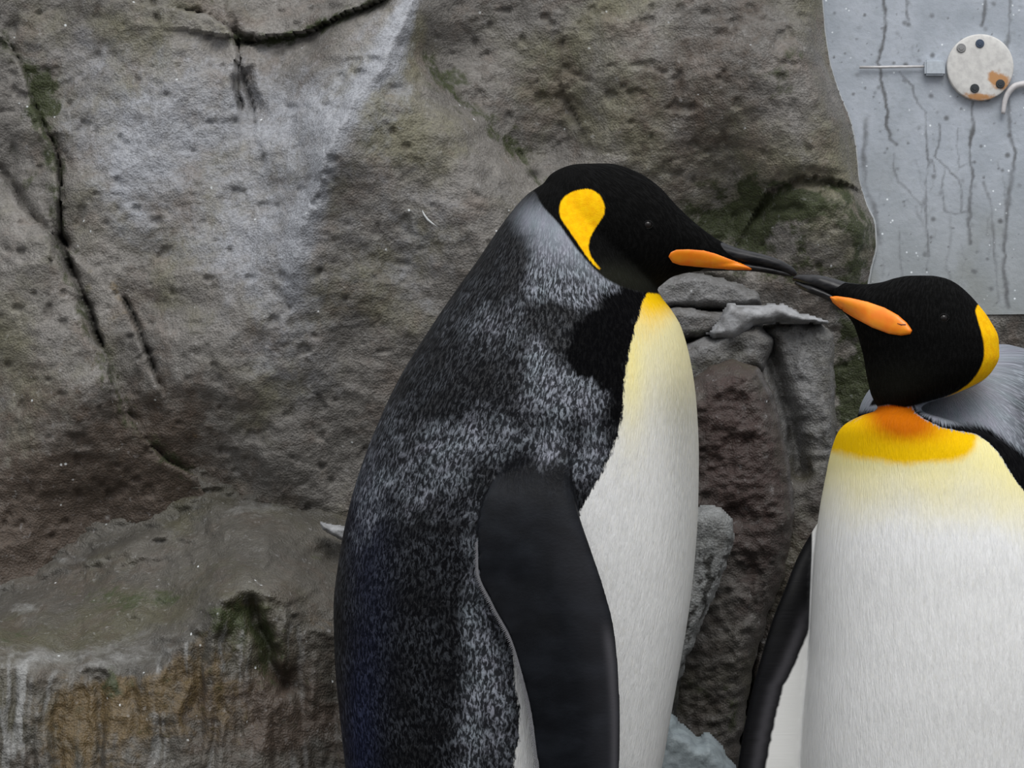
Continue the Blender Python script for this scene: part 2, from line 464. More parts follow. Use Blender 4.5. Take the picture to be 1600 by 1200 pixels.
def wall():
    X, Z, x, y = sheet_grid(-600, 2450, -330, 1665, YW, .0023)
    xw = x + 26 * (fbm(x / 60, y / 60, 3, 4) - .5); yw = y + 26 * (fbm(x / 60, y / 60, 9, 4) - .5)
    pts = [(-100, -100, .02), (-100, 300, -.01), (-100, 600, .02), (-100, 900, .05), (100, 0, .0), (60, 250, .02), (40, 450, .06), (60, 650, .09), (100, 800, .06),
           (180, 100, .03), (160, 300, .065), (220, 480, .09), (300, 250, .07), (350, 120, .06), (300, 400, .10), (300, 600, .11), (360, 720, .07),
           (450, 160, .05), (420, 330, .10), (500, 120, .08), (560, 130, .115), (530, 250, .15), (480, 400, .15), (450, 550, .13), (450, 700, .09),
           (600, 50, .11), (660, 60, .085), (640, 250, .13), (620, 400, .13), (580, 600, .11), (700, 200, .11), (760, 300, .12), (800, 400, .10), (700, 700, .08),
           (250, -60, .03), (450, 20, .02), (550, -60, .03), (720, 80, .035), (800, 150, .03), (800, 0, .04), (900, 60, .05), (1000, 120, .07), (950, 220, .045), (850, 230, .01),
           (1100, 60, .085), (1200, 100, .09), (1290, 100, .055), (1100, 220, .06), (1200, 240, .07), (1320, 260, .045), (1080, 300, .02), (1130, 330, .0), (1250, 330, .055), (1330, 360, .05),
           (1200, 400, .02), (1300, 420, .04), (1350, 480, .0), (1350, 600, -.03), (1100, 450, .02), (1250, 600, -.02), (1100, 800, -.02), (1400, 560, -.02), (1600, 540, -.01), (1600, 800, -.02), (1750, 520, 0),
           (1200, 1100, .0), (800, 1000, .03), (500, 1000, .04), (100, 1100, .08), (1700, 1200, 0), (800, 1450, .05), (100, 1450, .1), (1500, 1450, .02)]
    h = rbf(pts, np.clip(xw, -180, 1800), np.clip(yw, -180, 1500), 50)
    h = np.clip(h, -.05, .22) + .06 * (fbm(xw / 300, yw / 300, 45, 3) - .5) * ss(1650, 1900, x)
    def crease(P, A, w, rag=1.0):
        d, s = seg_dist(x + rag * (xw - x) * .5, y + rag * (yw - y) * .5, P); return A * np.exp(-d / w), s, d
    e, s, d = crease(RIDGE, .034, 46); h += e * ss(520, 400, y)
    # cracks: narrow clefts, one lip standing prouder than the other
    dirt_shade = np.zeros_like(x)
    def crack(P, depth, w, lip=0.0, lw=40, dw=None, dk=.8):
        nonlocal h, dirt_shade
        d, s = seg_dist(x + (xw - x) * .55, y + (yw - y) * .55, P)
        vary = ss(.25, .75, fbm(x / 48, y / 48, 25, 3))
        depth = depth * vary; wv = w * (.35 + 1.0 * fbm(x / 35, y / 35, 21, 3))
        h -= depth * np.exp(-(d / wv) ** 2)
        h += lip * s * np.exp(-d / lw)
        dirt_shade = np.maximum(dirt_shade, dk * (.35 + .65 * vary) * np.exp(-(d / ((dw or w) * (.5 + 1.0 * fbm(x / 25, y / 25, 5, 3)))) ** 2))
    crack(C1[:8], .018, 3.4, -.010, 50, 3, .9); crack(C1[7:13], .030, 7, -.014, 50, 6); crack(C1[12:], .012, 7, -.012, 50, 5, .5); crack(C0, .016, 14, -.010, 60, 10, .4)
    crack(C2, .030, 6, .0); crack([(282, 18), (330, 26), (366, 54)], .010, 3, -.008, 40, 3, .5); crack([(368, 58), (380, 64), (396, 62)], .02, 9, 0, 30, 8, .8); crack(C3[3:], .014, 4, -.022, 30, 3); crack(C4, .012, 4, .014, 45, 3.5, .45)
    d5_, _s = seg_dist(xw, yw, C5); h -= .030 * np.exp(-(d5_ / 36) ** 1.6); dirt_shade = np.maximum(dirt_shade, .8 * blob(xw, yw, 836, 272, 16, 14))
    crack([(-20, 22), (12, 38)], .05, 12); crack([(200, 470), (226, 520), (244, 560), (262, 600)], .012, 5, -.010, 22, 3)
    crack([(1340, 300), (1290, 285), (1240, 282), (1195, 300), (1180, 330)], .012, 14, -.010, 30, 3, .2)
    crack([(1150, 455), (1080, 430), (1040, 430)], .02, 14, .0, 30, 4)
    crack([(880, 60), (872, 130), (900, 190)], .008, 14, .004, 30, 1)
    crack([(372, 60), (380, 110), (392, 150), (400, 185)], .018, 16, .006, 20, 6, .3)
    h += .050 * (fbm(xw / 210, yw / 210, 40, 3, .45) - .5) + .011 * (fbm(xw / 80, yw / 80, 50, 5, .55, True) - .5)
    h += .0045 * (fbm(x / 16, y / 16, 60, 4, .6) - .5)
    pit = ss(.70, .80, fbm(x / 22, y / 22, 70, 2)); h -= .004 * pit
    # the wavy rim towards the panel: rounded over, then cut
    ed = poly_sd(x, y, EDGE)                      # positive inside the panel
    h = np.where(ed > -46, h * (1 - .92 * (1 - np.clip(-ed / 46, 0, 1)) ** 2), h)
    h = np.where((y > 470) & (x > 1000), np.minimum(h, .09), h)
    # stains, with some light and shade painted in
    n1 = fbm(x / 120, y / 120, 90, 5)
    dr, sr = seg_dist(xw, yw, RIDGE)
    bx = x + 110 * (fbm(x / 45, y / 45, 401, 5, .6) - .5); by = y + 110 * (fbm(x / 45, y / 45, 411, 5, .6) - .5)
    pale = .75 * np.exp(-(dr / 16) ** 2) * ss(520, 400, y) + .35 * np.where(sr < 0, np.exp(-dr / 60), 0) * ss(260, 200, y) + .75 * blob(bx, by, 270, 190, 200, 130) + .55 * blob(bx, by, 500, 210, 110, 130) + .75 * blob(bx, by, 400, 390, 120, 90) + .45 * blob(bx, by, 460, 560, 120, 90) \
        + .45 * blob(bx, by, 620, 130, 45, 110) + .35 * blob(bx, by, 720, 330, 110, 90) + .5 * blob(bx, by, 210, 310, 50, 90) + .35 * blob(bx, by, 640, 420, 90, 90) + .25 * blob(bx, by, 90, 60, 120, 60) + .2 * blob(bx, by, 980, 90, 60, 90)  # pale along the ridge and upper left paints in the lit faces
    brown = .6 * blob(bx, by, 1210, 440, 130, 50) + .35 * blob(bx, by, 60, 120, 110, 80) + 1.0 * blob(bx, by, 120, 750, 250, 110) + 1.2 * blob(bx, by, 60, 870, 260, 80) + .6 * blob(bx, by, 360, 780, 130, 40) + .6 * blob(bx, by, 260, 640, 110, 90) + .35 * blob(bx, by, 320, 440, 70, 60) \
        + .42 * blob(bx, by, 1050, 180, 110, 200) + .3 * blob(bx, by, 560, 520, 100, 200) + .3 * blob(bx, by, 800, 130, 120, 120) + .4 * blob(bx, by, 1140, 120, 130, 200) + .5 * blob(bx, by, 1560, 540, 90, 40) + .25 * blob(bx, by, 740, 380, 40, 60) + .3 * blob(bx, by, 60, 560, 80, 150)  # lower-left blobs also paint in the shaded valley above the ledge
    d1, _ = seg_dist(x, y, C1); d5, _ = seg_dist(x, y, C5); d4, _ = seg_dist(x, y, C4)
    moss = .45 * np.exp(-(d1 / 26) ** 2) + .55 * np.exp(-((d5 + 5) / 26) ** 2) + .6 * np.exp(-(d4 / 16) ** 2) + .75 * blob(bx, by, 75, 160, 28, 34) + .9 * blob(bx, by, 1130, 345, 85, 45) + .85 * blob(bx, by, 1250, 320, 90, 40) \
        + .6 * blob(bx, by, 1200, 430, 130, 45) + .5 * blob(bx, by, 1340, 540, 30, 120) + .45 * blob(bx, by, 300, 0, 70, 18) + .5 * blob(bx, by, 1210, 120, 60, 40) + .45 * blob(bx, by, 1340, 370, 30, 50) + .32 * blob(bx, by, 850, 120, 60, 110) + .3 * blob(bx, by, 30, 290, 60, 80) + .3 * blob(bx, by, 700, 130, 40, 30) + .8 * blob(bx, by, 1340, 600, 40, 140)
    ochre = .35 * blob(bx, by, 190, 460, 50, 60) + .3 * blob(bx, by, 150, 560, 60, 60) + .3 * blob(bx, by, 450, 510, 25, 40) + .3 * blob(bx, by, 330, 720, 50, 40) + .25 * blob(bx, by, 850, 180, 40, 50) + .2 * blob(bx, by, 160, 690, 80, 50)
    masks = dict(pale=pale + .3 * (n1 - .5), brown=brown + .5 * (.5 - n1), ochre=ochre, moss=moss, dirt_shade=np.clip(dirt_shade, 0, 1))
    Y = YW - h
    X, Z, _x, _y = snap(X, Z, x, y, ed, 1.9, YW)
    n, m = X.shape
    V = np.stack([X, Y, Z], -1).reshape(-1, 3)
    fx = (x[:-1, :-1] + x[1:, 1:]) / 2; fy = (y[:-1, :-1] + y[1:, 1:]) / 2
    open_ = poly_sd(fx, fy, EDGE) > 0
    # blocks cut along the cracks
    A_ = poly_sd(fx, fy, [(-900, 230)] + C0[1:] + C1[8:] + [(335, 2600), (-900, 2600)]) > 0
    A2 = (poly_sd(fx, fy, [(-900, 20)] + C1[:8] + C0[::-1] + [(-900, 250)]) > 0) & ~A_
    T = poly_sd(fx, fy, [(250, -600), (243, 8), (254, 40)] + C3[1:4] + C4[1:] + [(640, -600)]) > 0
    D = poly_sd(fx, fy, [(640, -600), (640, -20), (655, 50)] + C5 + [(900, 340), (1100, 440), (1350, 470), (1352, 492), (3000, 484), (3000, -600), (640, -600)]) > 0
    L = (poly_sd(fx, fy, [(850, 290), (900, 340), (1100, 440), (1350, 470), (1352, 492), (3000, 484), (3000, 2400), (850, 2400)]) > 0) & ~D
    lab = np.zeros(fx.shape, int)
    for k, mk in enumerate((A_, A2, T & ~D, D, L)): lab[mk & (lab == 0)] = k + 1
    root = empty('wall_back', (0, YW, 0)); tag(root, kind='structure')
    names = {0: 'large pale grey rock slab with a diagonal ridge', 1: 'brown rock slab left of the long crack', 2: 'grey rock slab in the upper left corner',
             3: 'rock block above the top crack', 4: 'brown grey rock block with green moss', 5: 'dark rock base behind the penguins'}
    for k in range(6):
        F = grid_faces(n, m, (lab == k) & ~open_)
        used, F2 = compact(V, F)
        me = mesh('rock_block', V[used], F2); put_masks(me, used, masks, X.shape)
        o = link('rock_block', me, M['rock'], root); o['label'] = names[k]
    return root
wall_root = wall()

# ---- rim of the rock and the grey panel behind it --------------------------------------
YP = 0.462
def panel():
    X, Z, x, y = sheet_grid(1230, 2075, -440, 520, YP, .0017)
    Y = YP + .0012 * (fbm(x / 90, y / 90, 31, 3) - .5)
    runs = [([(1380, -10), (1383, 40), (1378, 75), (1371, 98), (1380, 140), (1386, 165), (1384, 195), (1392, 217), (1402, 226)], 3.0, .75), ([(1414, -10), (1420, 30)], 2.2, .55),
            ([(1540, -10), (1540, 16), (1532, 40)], 2.8, .7), ([(1578, -5), (1578, 40), (1574, 75)], 3.2, .45), ([(1518, 160), (1520, 195), (1514, 235), (1519, 275), (1514, 340), (1516, 380)], 3.2, .75),
            ([(1405, 112), (1426, 135), (1432, 160), (1446, 175), (1449, 260), (1446, 330), (1452, 400)], 2.2, .6), ([(1576, 150), (1577, 200), (1585, 235), (1580, 280), (1572, 340), (1568, 420), (1575, 480)], 4, .65),
            ([(1355, 185), (1350, 230), (1352, 290), (1366, 325), (1375, 380)], 6, .5), ([(1468, 195), (1466, 228), (1460, 245), (1480, 262), (1496, 280), (1503, 300), (1502, 330)], 2.0, .55),
            ([(1455, 250), (1462, 270), (1460, 290), (1452, 300)], 2.0, .5), ([(1475, 265), (1473, 300), (1478, 330), (1492, 335), (1515, 330)], 2.2, .55), ([(1498, 200), (1494, 230), (1500, 262), (1512, 255)], 2, .45),
            ([(1538, 285), (1550, 320), (1552, 360), (1556, 420), (1560, 470)], 3, .5), ([(1396, 240), (1394, 262), (1405, 285), (1420, 298), (1440, 320)], 2.2, .45), ([(1426, 70), (1427, 90)], 2, .4)]
    rr = random.Random(4)
    for k in range(22):
        px = rr.uniform(1360, 1760); py = rr.uniform(230, 430); L = rr.uniform(60, 160); P = []
        for q in range(7): P.append((px, py + q * L / 6)); px += rr.uniform(-6, 6)
        runs.append((P, rr.uniform(1.5, 3.2), rr.uniform(.2, .42)))
    for k in range(12):
        px = rr.uniform(1610, 1780); py = rr.uniform(-100, 100); L = rr.uniform(100, 300); P = []
        for q in range(9): P.append((px, py + q * L / 8)); px += rr.uniform(-5, 5)
        runs.append((P, rr.uniform(1.5, 3.2), rr.uniform(.3, .6)))
    wob = 9 * (fbm(x / 16, y / 16, 33, 4, .6) - .5); sm = .35 + .9 * fbm(x / 18, y / 30, 37, 4, .6)
    st = np.zeros_like(x)
    for P, w, s in runs:
        d, _ = seg_dist(x + wob, y, P)
        st = np.maximum(st, 1.25 * s * sm * np.exp(-(d / (w * (.7 + .9 * fbm(x / 12, y / 40, 39, 2)))) ** 2))
    for k in range(520):
        cx, cy = rr.uniform(1290, 1780), rr.uniform(-150, 480); r = rr.choice([1.6, 2, 2.6, 3.4, 5]); s = rr.uniform(.25, .8)
        st = np.maximum(st, s * np.exp(-(((x - cx) / r) ** 2 + ((y - cy) / r) ** 2) ** 1.5))
    lo = ss(200, 470, y) * .6 + .3 * ss(.5, .8, fbm(x / 40, y / 90, 35, 4)) * ss(100, 400, y)
    keep = poly_sd((x[:-1, :-1] + x[1:, 1:]) / 2, (y[:-1, :-1] + y[1:, 1:]) / 2,
                   [(a - (16 if i < 13 else 0), b + (8 if 12 < i < 17 else 0)) for i, (a, b) in enumerate(EDGE)]) > 0
    V = np.stack([X, Y, Z], -1).reshape(-1, 3)
    F = grid_faces(*X.shape, keep); used, F2 = compact(V, F)
    # a back skin gives the sheet its thickness
    Vf = V[used]; Vb = Vf + np.array([0, .008, 0])
    F3 = np.vstack([F2, F2[:, ::-1] + len(Vf)])
    me = mesh('window_1', np.vstack([Vf, Vb]), F3)
    a = st.ravel()[used]; b = lo.ravel()[used]
    fattr(me, 'runs', np.concatenate([a, a])); fattr(me, 'lower', np.concatenate([b, b]))
    t = NT('wet_clouded_glass'); o = t.obj()
    f = t.noise(o, 22, 5, .6); g = t.noise(o, 150, 4, .6)
    c = t.mix(t.range(f, .3, .7), (.35, .385, .43), (.44, .475, .53))
    c = t.mix(t.range(g, .45, .8, 0, .35), c, (.28, .31, .32))
    c = t.mix(t.attr('lower'), c, (.25, .265, .255))
    c = t.mix(t.range(t.math('ADD', t.attr('runs'), t.math('MULTIPLY', t.math('SUBTRACT', g, .5), .25)), .05, .9), c, (.12, .125, .13))
    vo = t.voro(o, 130)
    c = t.mix(t.math('MULTIPLY', t.range(vo.outputs['Distance'], .08, .2, 1, 0), t.range(t.noise(o, 60, 1), .58, .66)), c, (.8, .85, .88))
    mt = t.fin(c, t.range(f, .3, .7, .28, .42), t.bump(g, .3, .002), .5)
    ob = link('window_1', me, mt); tag(ob, kind='structure')
    # the thin pale bead of sealant along the wavy rim
    P = [(X_(a + 1, .456), .4575, Z_(b, .456)) for a, b in EDGE[:14]]
    P = np.array(P); s = np.linspace(0, len(P) - 1, 120)
    Q = np.stack([cubic(np.arange(len(P)), P[:, k], s) for k in range(3)], -1)
    Vt, Ft = tube(Q, .0013, 8)
    link('edge_seal', mesh('edge_seal', Vt, Ft), plain('pale_sealant', (.42, .44, .45), .4), ob)
    return ob
pan = panel()

def rock_rim():
    """the cut face of the rock where the sheet disappears behind it"""
    P = np.array([(a, b) for a, b in EDGE[:17]], float)
    V = []; F = []
    s = np.linspace(0, len(P) - 1, 260); xs = np.interp(s, np.arange(len(P)), P[:, 0]); ys = np.interp(s, np.arange(len(P)), P[:, 1])
    for i, (a, b) in enumerate(zip(xs, ys)):
        for k, Yq in enumerate((YW - .002, .475)):
            V.append((X_(a, YW) + (0.001 if k else 0), Yq, Z_(b, YW)))
        if i: F.append((2 * i - 2, 2 * i - 1, 2 * i + 1, 2 * i))
    me = mesh('rock_rim', V, F); put_masks(me, None, dict(brown=.5), (len(V),))
    link('rock_rim', me, M['rock_dark'], wall_root, False)
rock_rim()

# ---- fittings on the panel ---------------------------------------------------------
def cyl(cx, cz, y0, y1, r, seg=40, bev=.0012, jag=0.0):
    rings = []
    for (yy, rad) in ((y1, r), (y0 + bev, r), (y0, r - bev)):
        th = np.linspace(0, 2 * math.pi, seg, endpoint=False)
        rr_ = rad * (1 + jag * np.sin(th * 5 + 1) * .6 + jag * np.sin(th * 9))
        rings.append(np.stack([cx + rr_ * np.cos(th), np.full(seg, yy), cz + rr_ * np.sin(th)], -1))
    return loft_mesh(rings)
def fittings():
    Yf = .452; cx, cz = float(X_(1532, Yf)), float(Z_(105, Yf)); R = 52 / 1600 * (CD + Yf) / CD
    root = empty('glass_fitting_disc', (cx, YP, cz))
    tag(root, 'round white disc with four dark bolts and an orange rust stain on the wet panel', 'fitting')
    # disc: fine radial grid for the rust mask
    nr, na = 26, 96; V = []; F = []
    for i in range(nr + 1):
        r = R * i / nr
        for j in range(na):
            a = 2 * math.pi * j / na
            rad = r * (1 + .006 * math.sin(3 * a))
            V.append((cx + rad * math.cos(a), Yf + (.0015 * (i / nr) ** 8), cz + rad * math.sin(a)))
    for j in range(na):
        a = 2 * math.pi * j / na; V.append((cx + R * 1.0 * math.cos(a), YP, cz + R * math.sin(a)))
    for i in range(nr + 1):
        for j in range(na):
            k = (j + 1) % na; F.append((i * na + j, i * na + k, (i + 1) * na + k, (i + 1) * na + j))
    me = mesh('disc', V, F); V = np.array(V); x = PX(V[:, 0], Yf); y = PY(V[:, 2], Yf)
    fattr(me, 'rust', 1.0 * blob(x, y, 1566, 130, 17, 13) + .8 * blob(x, y, 1552, 120, 12, 11) + .9 * blob(x, y, 1535, 152, 22, 7) + .5 * blob(x, y, 1515, 149, 9, 6))
    t = NT('painted_rusty_disc'); o = t.obj(); f = t.noise(o, 160, 5)
    c = t.mix(t.range(f, .35, .7), (.66, .65, .62), (.55, .54, .52))
    c = t.mix(t.range(t.math('ADD', t.attr('rust'), t.math('MULTIPLY', t.math('SUBTRACT', f, .5), 1.2)), .25, .85), c, (.50, .26, .11))
    link('disc', me, t.fin(c, .5, t.bump(f, .3, .001), .4), root)
    mb = plain('dark_bolt', (.035, .04, .045), .45); mg = plain('grey_bolt', (.27, .27, .27), .5); ml = plain('blue_bolt', (.06, .085, .13), .35)
    for (px, py, r, m_) in ((1502, 75, 7.2, mg), (1531, 68, 6.8, ml), (1523, 138, 7, mb), (1563, 131, 7, mb)):
        bx, bz = float(X_(px, Yf)), float(Z_(py, Yf)); q = r / 1600 * 1.115
        parts = [cyl(bx, bz, Yf - .0014, Yf + .004, q, 24, .0006)]
        # recessed hex drive shown as a small inner ring
        parts.append(cyl(bx, bz, Yf - .0020, Yf + .002, q * .55, 6, .0003))
        b_, f_ = join(parts); ob = link('bolt', mesh('bolt', b_, f_), m_, root, False)
    # rod with its end block
    y_ = .457; rod = empty('glass_fixing_rod', (float(X_(1442, y_)), YP, float(Z_(105, y_))))
    tag(rod, 'thin pale horizontal rod with a small pale block left of the white disc', 'rod')
    V1, F1 = tube([(X_(a, y_), y_, Z_(b, y_)) for a, b in ((1343, 105), (1370, 105), (1400, 104.5), (1446, 104))], .0015, 10)
    link('rod', mesh('rod', V1, F1), plain('pale_metal', (.55, .54, .54), .35), rod)
    bm = bmesh.new(); bmesh.ops.create_cube(bm, size=1)
    for v in bm.verts: v.co = (X_(1460, y_) + v.co.x * .022, .457 + v.co.y * .012, Z_(106, y_) + v.co.z * .017)
    bmesh.ops.bevel(bm, geom=bm.edges[:], offset=.002, segments=2, affect='EDGES')
    me = bpy.data.meshes.new('end_block'); bm.to_mesh(me); bm.free()
    link('end_block', me, plain('pale_block', (.50, .55, .60), .4), rod, False)
    # bent hose at the right border
    hp = [(2070, 120), (1630, 129), (1605, 131), (1588, 134), (1577, 143), (1570, 158), (1567, 178)]
    s = np.linspace(0, 6, 30); H = np.array(hp, float)
    Q = [(X_(cubic(range(7), H[:, 0], q), y_), y_ - .001, Z_(cubic(range(7), H[:, 1], q), y_)) for q in s]
    V2, F2 = tube([[float(c) for c in q] for q in Q], list(np.interp(s, [0, 4, 6], [.0042, .0034, .0024])), 12)
    ho = link('bent_pipe', mesh('bent_pipe', V2, F2), plain('white_hose', (.60, .58, .58), .4))
    tag(ho, 'curved whitish pipe at the right edge beside the rusty disc', 'pipe')
fittings()

# ---- ledge in the lower left ----------------------------------------------------------
YL = 0.16
def ledge():
    X, Z, x, y = sheet_grid(-420, 640, 700, 1760, YL, .0022)
    xw = x + 30 * (fbm(x / 70, y / 70, 103, 4) - .5); yw = y + 22 * (fbm(x / 50, y / 50, 109, 4) - .5)
    back = cubic([-250, 0, 100, 200, 330, 420, 530, 660], [985, 935, 885, 838, 792, 796, 832, 850], x)
    rim = cubic([-250, 0, 120, 220, 290, 340, 390, 440, 480, 530, 660], [1040, 1030, 1050, 1042, 1000, 950, 922, 940, 985, 1015, 1040], x)
    f = np.clip((yw - back) / (rim - back), -1.0, 3)
    top = YW - .075 - (YW - .075 - .15) * f ** 1.15 * (f > 0) - 0 * f
    top = np.where(f < 0, YW - .075 - .9 * f * .1 + .0, top)
    face = .150 - .02 * ss(1040, 1300, y) + .05 * ss(400, 560, x) * 1.0
    Y = np.maximum(top, face)
    k = .012; Y = np.where(abs(top - face) < .03, -k * np.log(np.exp(-top / k) + np.exp(-face / k)) * 1.0, Y) if False else Y
    Y = .5 * (top + face + np.sqrt((top - face) ** 2 + .018 ** 2))
    # gully running down right of the rim's corner
    d, s = seg_dist(xw, yw, [(385, 930), (402, 985), (428, 1040), (450, 1075)])
    Y += .030 * np.exp(-(d / (7 + 14 * fbm(x / 20, y / 30, 171, 3))) ** 2) * ss(900, 960, y)
    d2, _ = seg_dist(xw, yw, [(340, 930), (350, 1000), (345, 1100), (350, 1250)]); Y -= .02 * np.exp(-d2 / 40)
    ripple = fbm(xw / 26, y / 170, 120, 4, .55)
    below = ss(rim - 10, rim + 25, y)
    Y -= (.034 * (ripple - .5) + .020 * (fbm(xw / 60, y / 140, 121, 3) - .5)) * below
    Y -= .044 * (fbm(xw / 90, yw / 40, 130, 6, .6) - .5) * (1 - .88 * below)
    Y -= .006 * (fbm(x / 14, y / 12, 140, 4, .6) - .5)
    d3, _ = seg_dist(xw, yw, [(30, 915), (120, 885), (180, 862), (230, 845)]); Y -= .02 * np.exp(-(d3 / 8) ** 2) * .6
    V = np.stack([X, Y, Z], -1).reshape(-1, 3)
    runs = fbm(xw / 11, y / 260, 150, 3, .6)
    pale = .55 * blob(x, y, 60, 1030, 180, 22) + .4 * blob(x, y, 230, 1000, 80, 25) + .75 * ss(.56, .72, runs) * below + .5 * blob(x, y, 380, 800, 60, 14) + .5 * blob(x, y, 10, 965, 30, 14) + .5 * blob(x, y, 90, 890, 90, 8) + .35 * (fbm(xw / 60, yw / 14, 155, 5, .65) - .45) * 2 * (1 - below)
    d4, _ = seg_dist(x, y, [(32, 1045), (30, 1110), (24, 1180)]); pale += .8 * np.exp(-(d4 / 7) ** 2)
    d4, _ = seg_dist(x, y, [(50, 1060), (48, 1180), (56, 1200)]); pale += .5 * np.exp(-(d4 / 5) ** 2)
    ochre = below * (.4 + 1.0 * fbm(xw / 14, y / 150, 158, 3)) * (.95 * blob(x, y, 140, 1130, 90, 110) + .75 * blob(x, y, 330, 1060, 90, 120) + .45 * blob(x, y, 200, 1080, 70, 60)) + .5 * blob(x, y, 370, 950, 50, 25) + .4 * blob(x, y, 500, 975, 40, 18)
    moss = .25 * ss(.4, .7, fbm(xw / 80, yw / 26, 159, 4)) * (1 - below) + .6 * blob(x, y, 225, 945, 90, 22) + .55 * blob(x, y, 360, 965, 40, 40) + .5 * blob(x, y, 175, 1065, 12, 50) + .45 * blob(x, y, 10, 1000, 30, 20) + .45 * blob(x, y, 415, 1010, 30, 60) + .2 * below
    brown = .5 * (fbm(xw / 45, yw / 22, 157, 5, .6) - .3) * (1 - below) + .65 * blob(x, y, 350, 1120, 110, 120) + .3 * blob(x, y, 100, 930, 200, 40) + .4 * below * ss(.45, .7, fbm(x / 60, y / 60, 160, 4)) + .5 * blob(x, y, 470, 1080, 70, 150) + .3 * blob(x, y, 50, 1150, 30, 60)
    dirt_shade = .6 * np.exp(-(d / 8) ** 2) * ss(930, 970, y) * ss(.3, .6, fbm(x / 12, y / 16, 172, 3)) + .4 * np.exp(-((y - back) / 14) ** 2)  # gully darkened; shade painted in where the ledge meets the wall
    F = grid_faces(*X.shape)
    F = F[V[F].mean(1)[:, 2] > -0.02]
    used, F2 = compact(V, F)
    me = mesh('rock_ledge', V[used], F2); put_masks(me, used, dict(pale=pale, brown=brown, ochre=ochre, moss=moss, dirt_shade=dirt_shade), X.shape)
    ob = link('rock_ledge', me, M['rock_ledge'])
    tag(ob, 'low rock ledge with a flat mossy top and ochre streaked face, left of the penguins', 'rock')
    return ob
ledge()

# ---- free-standing boulders: domed fronts that curve back at their outline ------------------
def boulder(name, poly, Yr, depth, mat, masks=None, round_=45, seed=1, amp=1.0, step=.0022, label=None, cat='rock', extra=None, warp=10, backd=.14):
    xs = [p[0] for p in poly]; ys = [p[1] for p in poly]
    X, Z, x, y = sheet_grid(min(xs) - 20, max(xs) + 20, min(ys) - 20, max(ys) + 20, Yr, step)
    xw = x + warp * (fbm(x / 22, y / 22, seed, 4) - .5); yw = y + warp * (fbm(x / 22, y / 22, seed + 5, 4) - .5)
    sd = poly_sd(xw, yw, poly)
    k = np.clip(sd / round_, 0, 1)
    dome = np.sqrt(np.clip(1 - (1 - k) ** 2, 0, 1))
    Y = Yr + depth * (1 - dome)
    Y -= amp * (.022 * (fbm(x / 90, y / 90, seed + 11, 4) - .5) + .012 * (fbm(xw / 30, yw / 30, seed + 17, 4, .55, True) - .5) + .004 * (fbm(x / 9, y / 9, seed + 23, 3) - .5)) * np.clip(k * 2, 0, 1)
    if extra is not None: Y = Y + extra(x, y)
    ok = (sd > -1.5)
    keep = ok[:-1, :-1] & ok[1:, :-1] & ok[:-1, 1:] & ok[1:, 1:]
    V = np.stack([X, Y, Z], -1).reshape(-1, 3); F = grid_faces(*X.shape, keep)
    F = F[V[F].mean(1)[:, 2] > -.01]
    used, F2 = compact(V, F); Vf = V[used]
    # closed back
    nb = len(Vf); Vb = Vf.copy(); c = Vf.mean(0)
    Vb[:, 1] = Yr + depth + backd * dome.ravel()[used]
    e = np.sort(np.stack([F2, np.roll(F2, -1, 1)], -1).reshape(-1, 2), 1)
    directed = np.stack([F2, np.roll(F2, -1, 1)], -1).reshape(-1, 2)
    key = e[:, 0].astype(np.int64) * (nb + 1) + e[:, 1]
    u, inv, cnt = np.unique(key, return_inverse=True, return_counts=True)
    bd = directed[cnt[inv] == 1]
    side = np.stack([bd[:, 1], bd[:, 0], bd[:, 0] + nb, bd[:, 1] + nb], -1)
    me = mesh(name, np.vstack([Vf, Vb]), np.vstack([F2, F2[:, ::-1] + nb, side]))
    mk = masks(x, y, sd) if masks else {}
    if mat.name.startswith('rock'):
        for q in ('pale', 'brown', 'ochre', 'moss', 'dirt_shade'):
            a = np.broadcast_to(np.asarray(mk.get(q, 0), float), X.shape).ravel()[used]; fattr(me, q, np.concatenate([a, a]))
    ob = link(name, me, mat)
    if label: tag(ob, label, cat)
    return ob

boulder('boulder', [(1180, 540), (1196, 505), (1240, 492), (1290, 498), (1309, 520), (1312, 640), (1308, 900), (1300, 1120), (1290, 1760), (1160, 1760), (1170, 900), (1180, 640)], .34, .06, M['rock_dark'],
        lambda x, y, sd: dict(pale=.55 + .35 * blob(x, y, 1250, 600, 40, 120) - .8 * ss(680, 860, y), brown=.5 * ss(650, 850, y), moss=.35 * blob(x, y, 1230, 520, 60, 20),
                              dirt_shade=.6 * np.exp(-(seg_dist(x, y, [(1205, 570), (1225, 620), (1235, 660), (1232, 700)])[0] / 7) ** 2)), 24, 200, .8,
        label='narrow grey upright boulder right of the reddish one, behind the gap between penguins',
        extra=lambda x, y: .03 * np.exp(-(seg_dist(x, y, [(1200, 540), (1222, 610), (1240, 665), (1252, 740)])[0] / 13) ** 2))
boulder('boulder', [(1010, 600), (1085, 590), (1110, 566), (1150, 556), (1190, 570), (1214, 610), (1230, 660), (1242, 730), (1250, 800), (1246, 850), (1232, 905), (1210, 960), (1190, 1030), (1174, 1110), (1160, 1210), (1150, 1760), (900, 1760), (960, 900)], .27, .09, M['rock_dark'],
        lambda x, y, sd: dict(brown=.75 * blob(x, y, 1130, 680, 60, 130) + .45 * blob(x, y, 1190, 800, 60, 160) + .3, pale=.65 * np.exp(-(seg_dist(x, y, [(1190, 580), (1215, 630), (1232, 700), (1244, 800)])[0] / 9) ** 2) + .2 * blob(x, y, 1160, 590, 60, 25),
                              moss=.4 * blob(x, y, 1090, 600, 20, 20) + .35 * ss(900, 1100, y), dirt_shade=.5 * blob(x, y, 1098, 700, 14, 60) + .25 * ss(850, 1150, y)), 48, 230, 1.1,
        label='large reddish brown upright boulder between the two penguins')
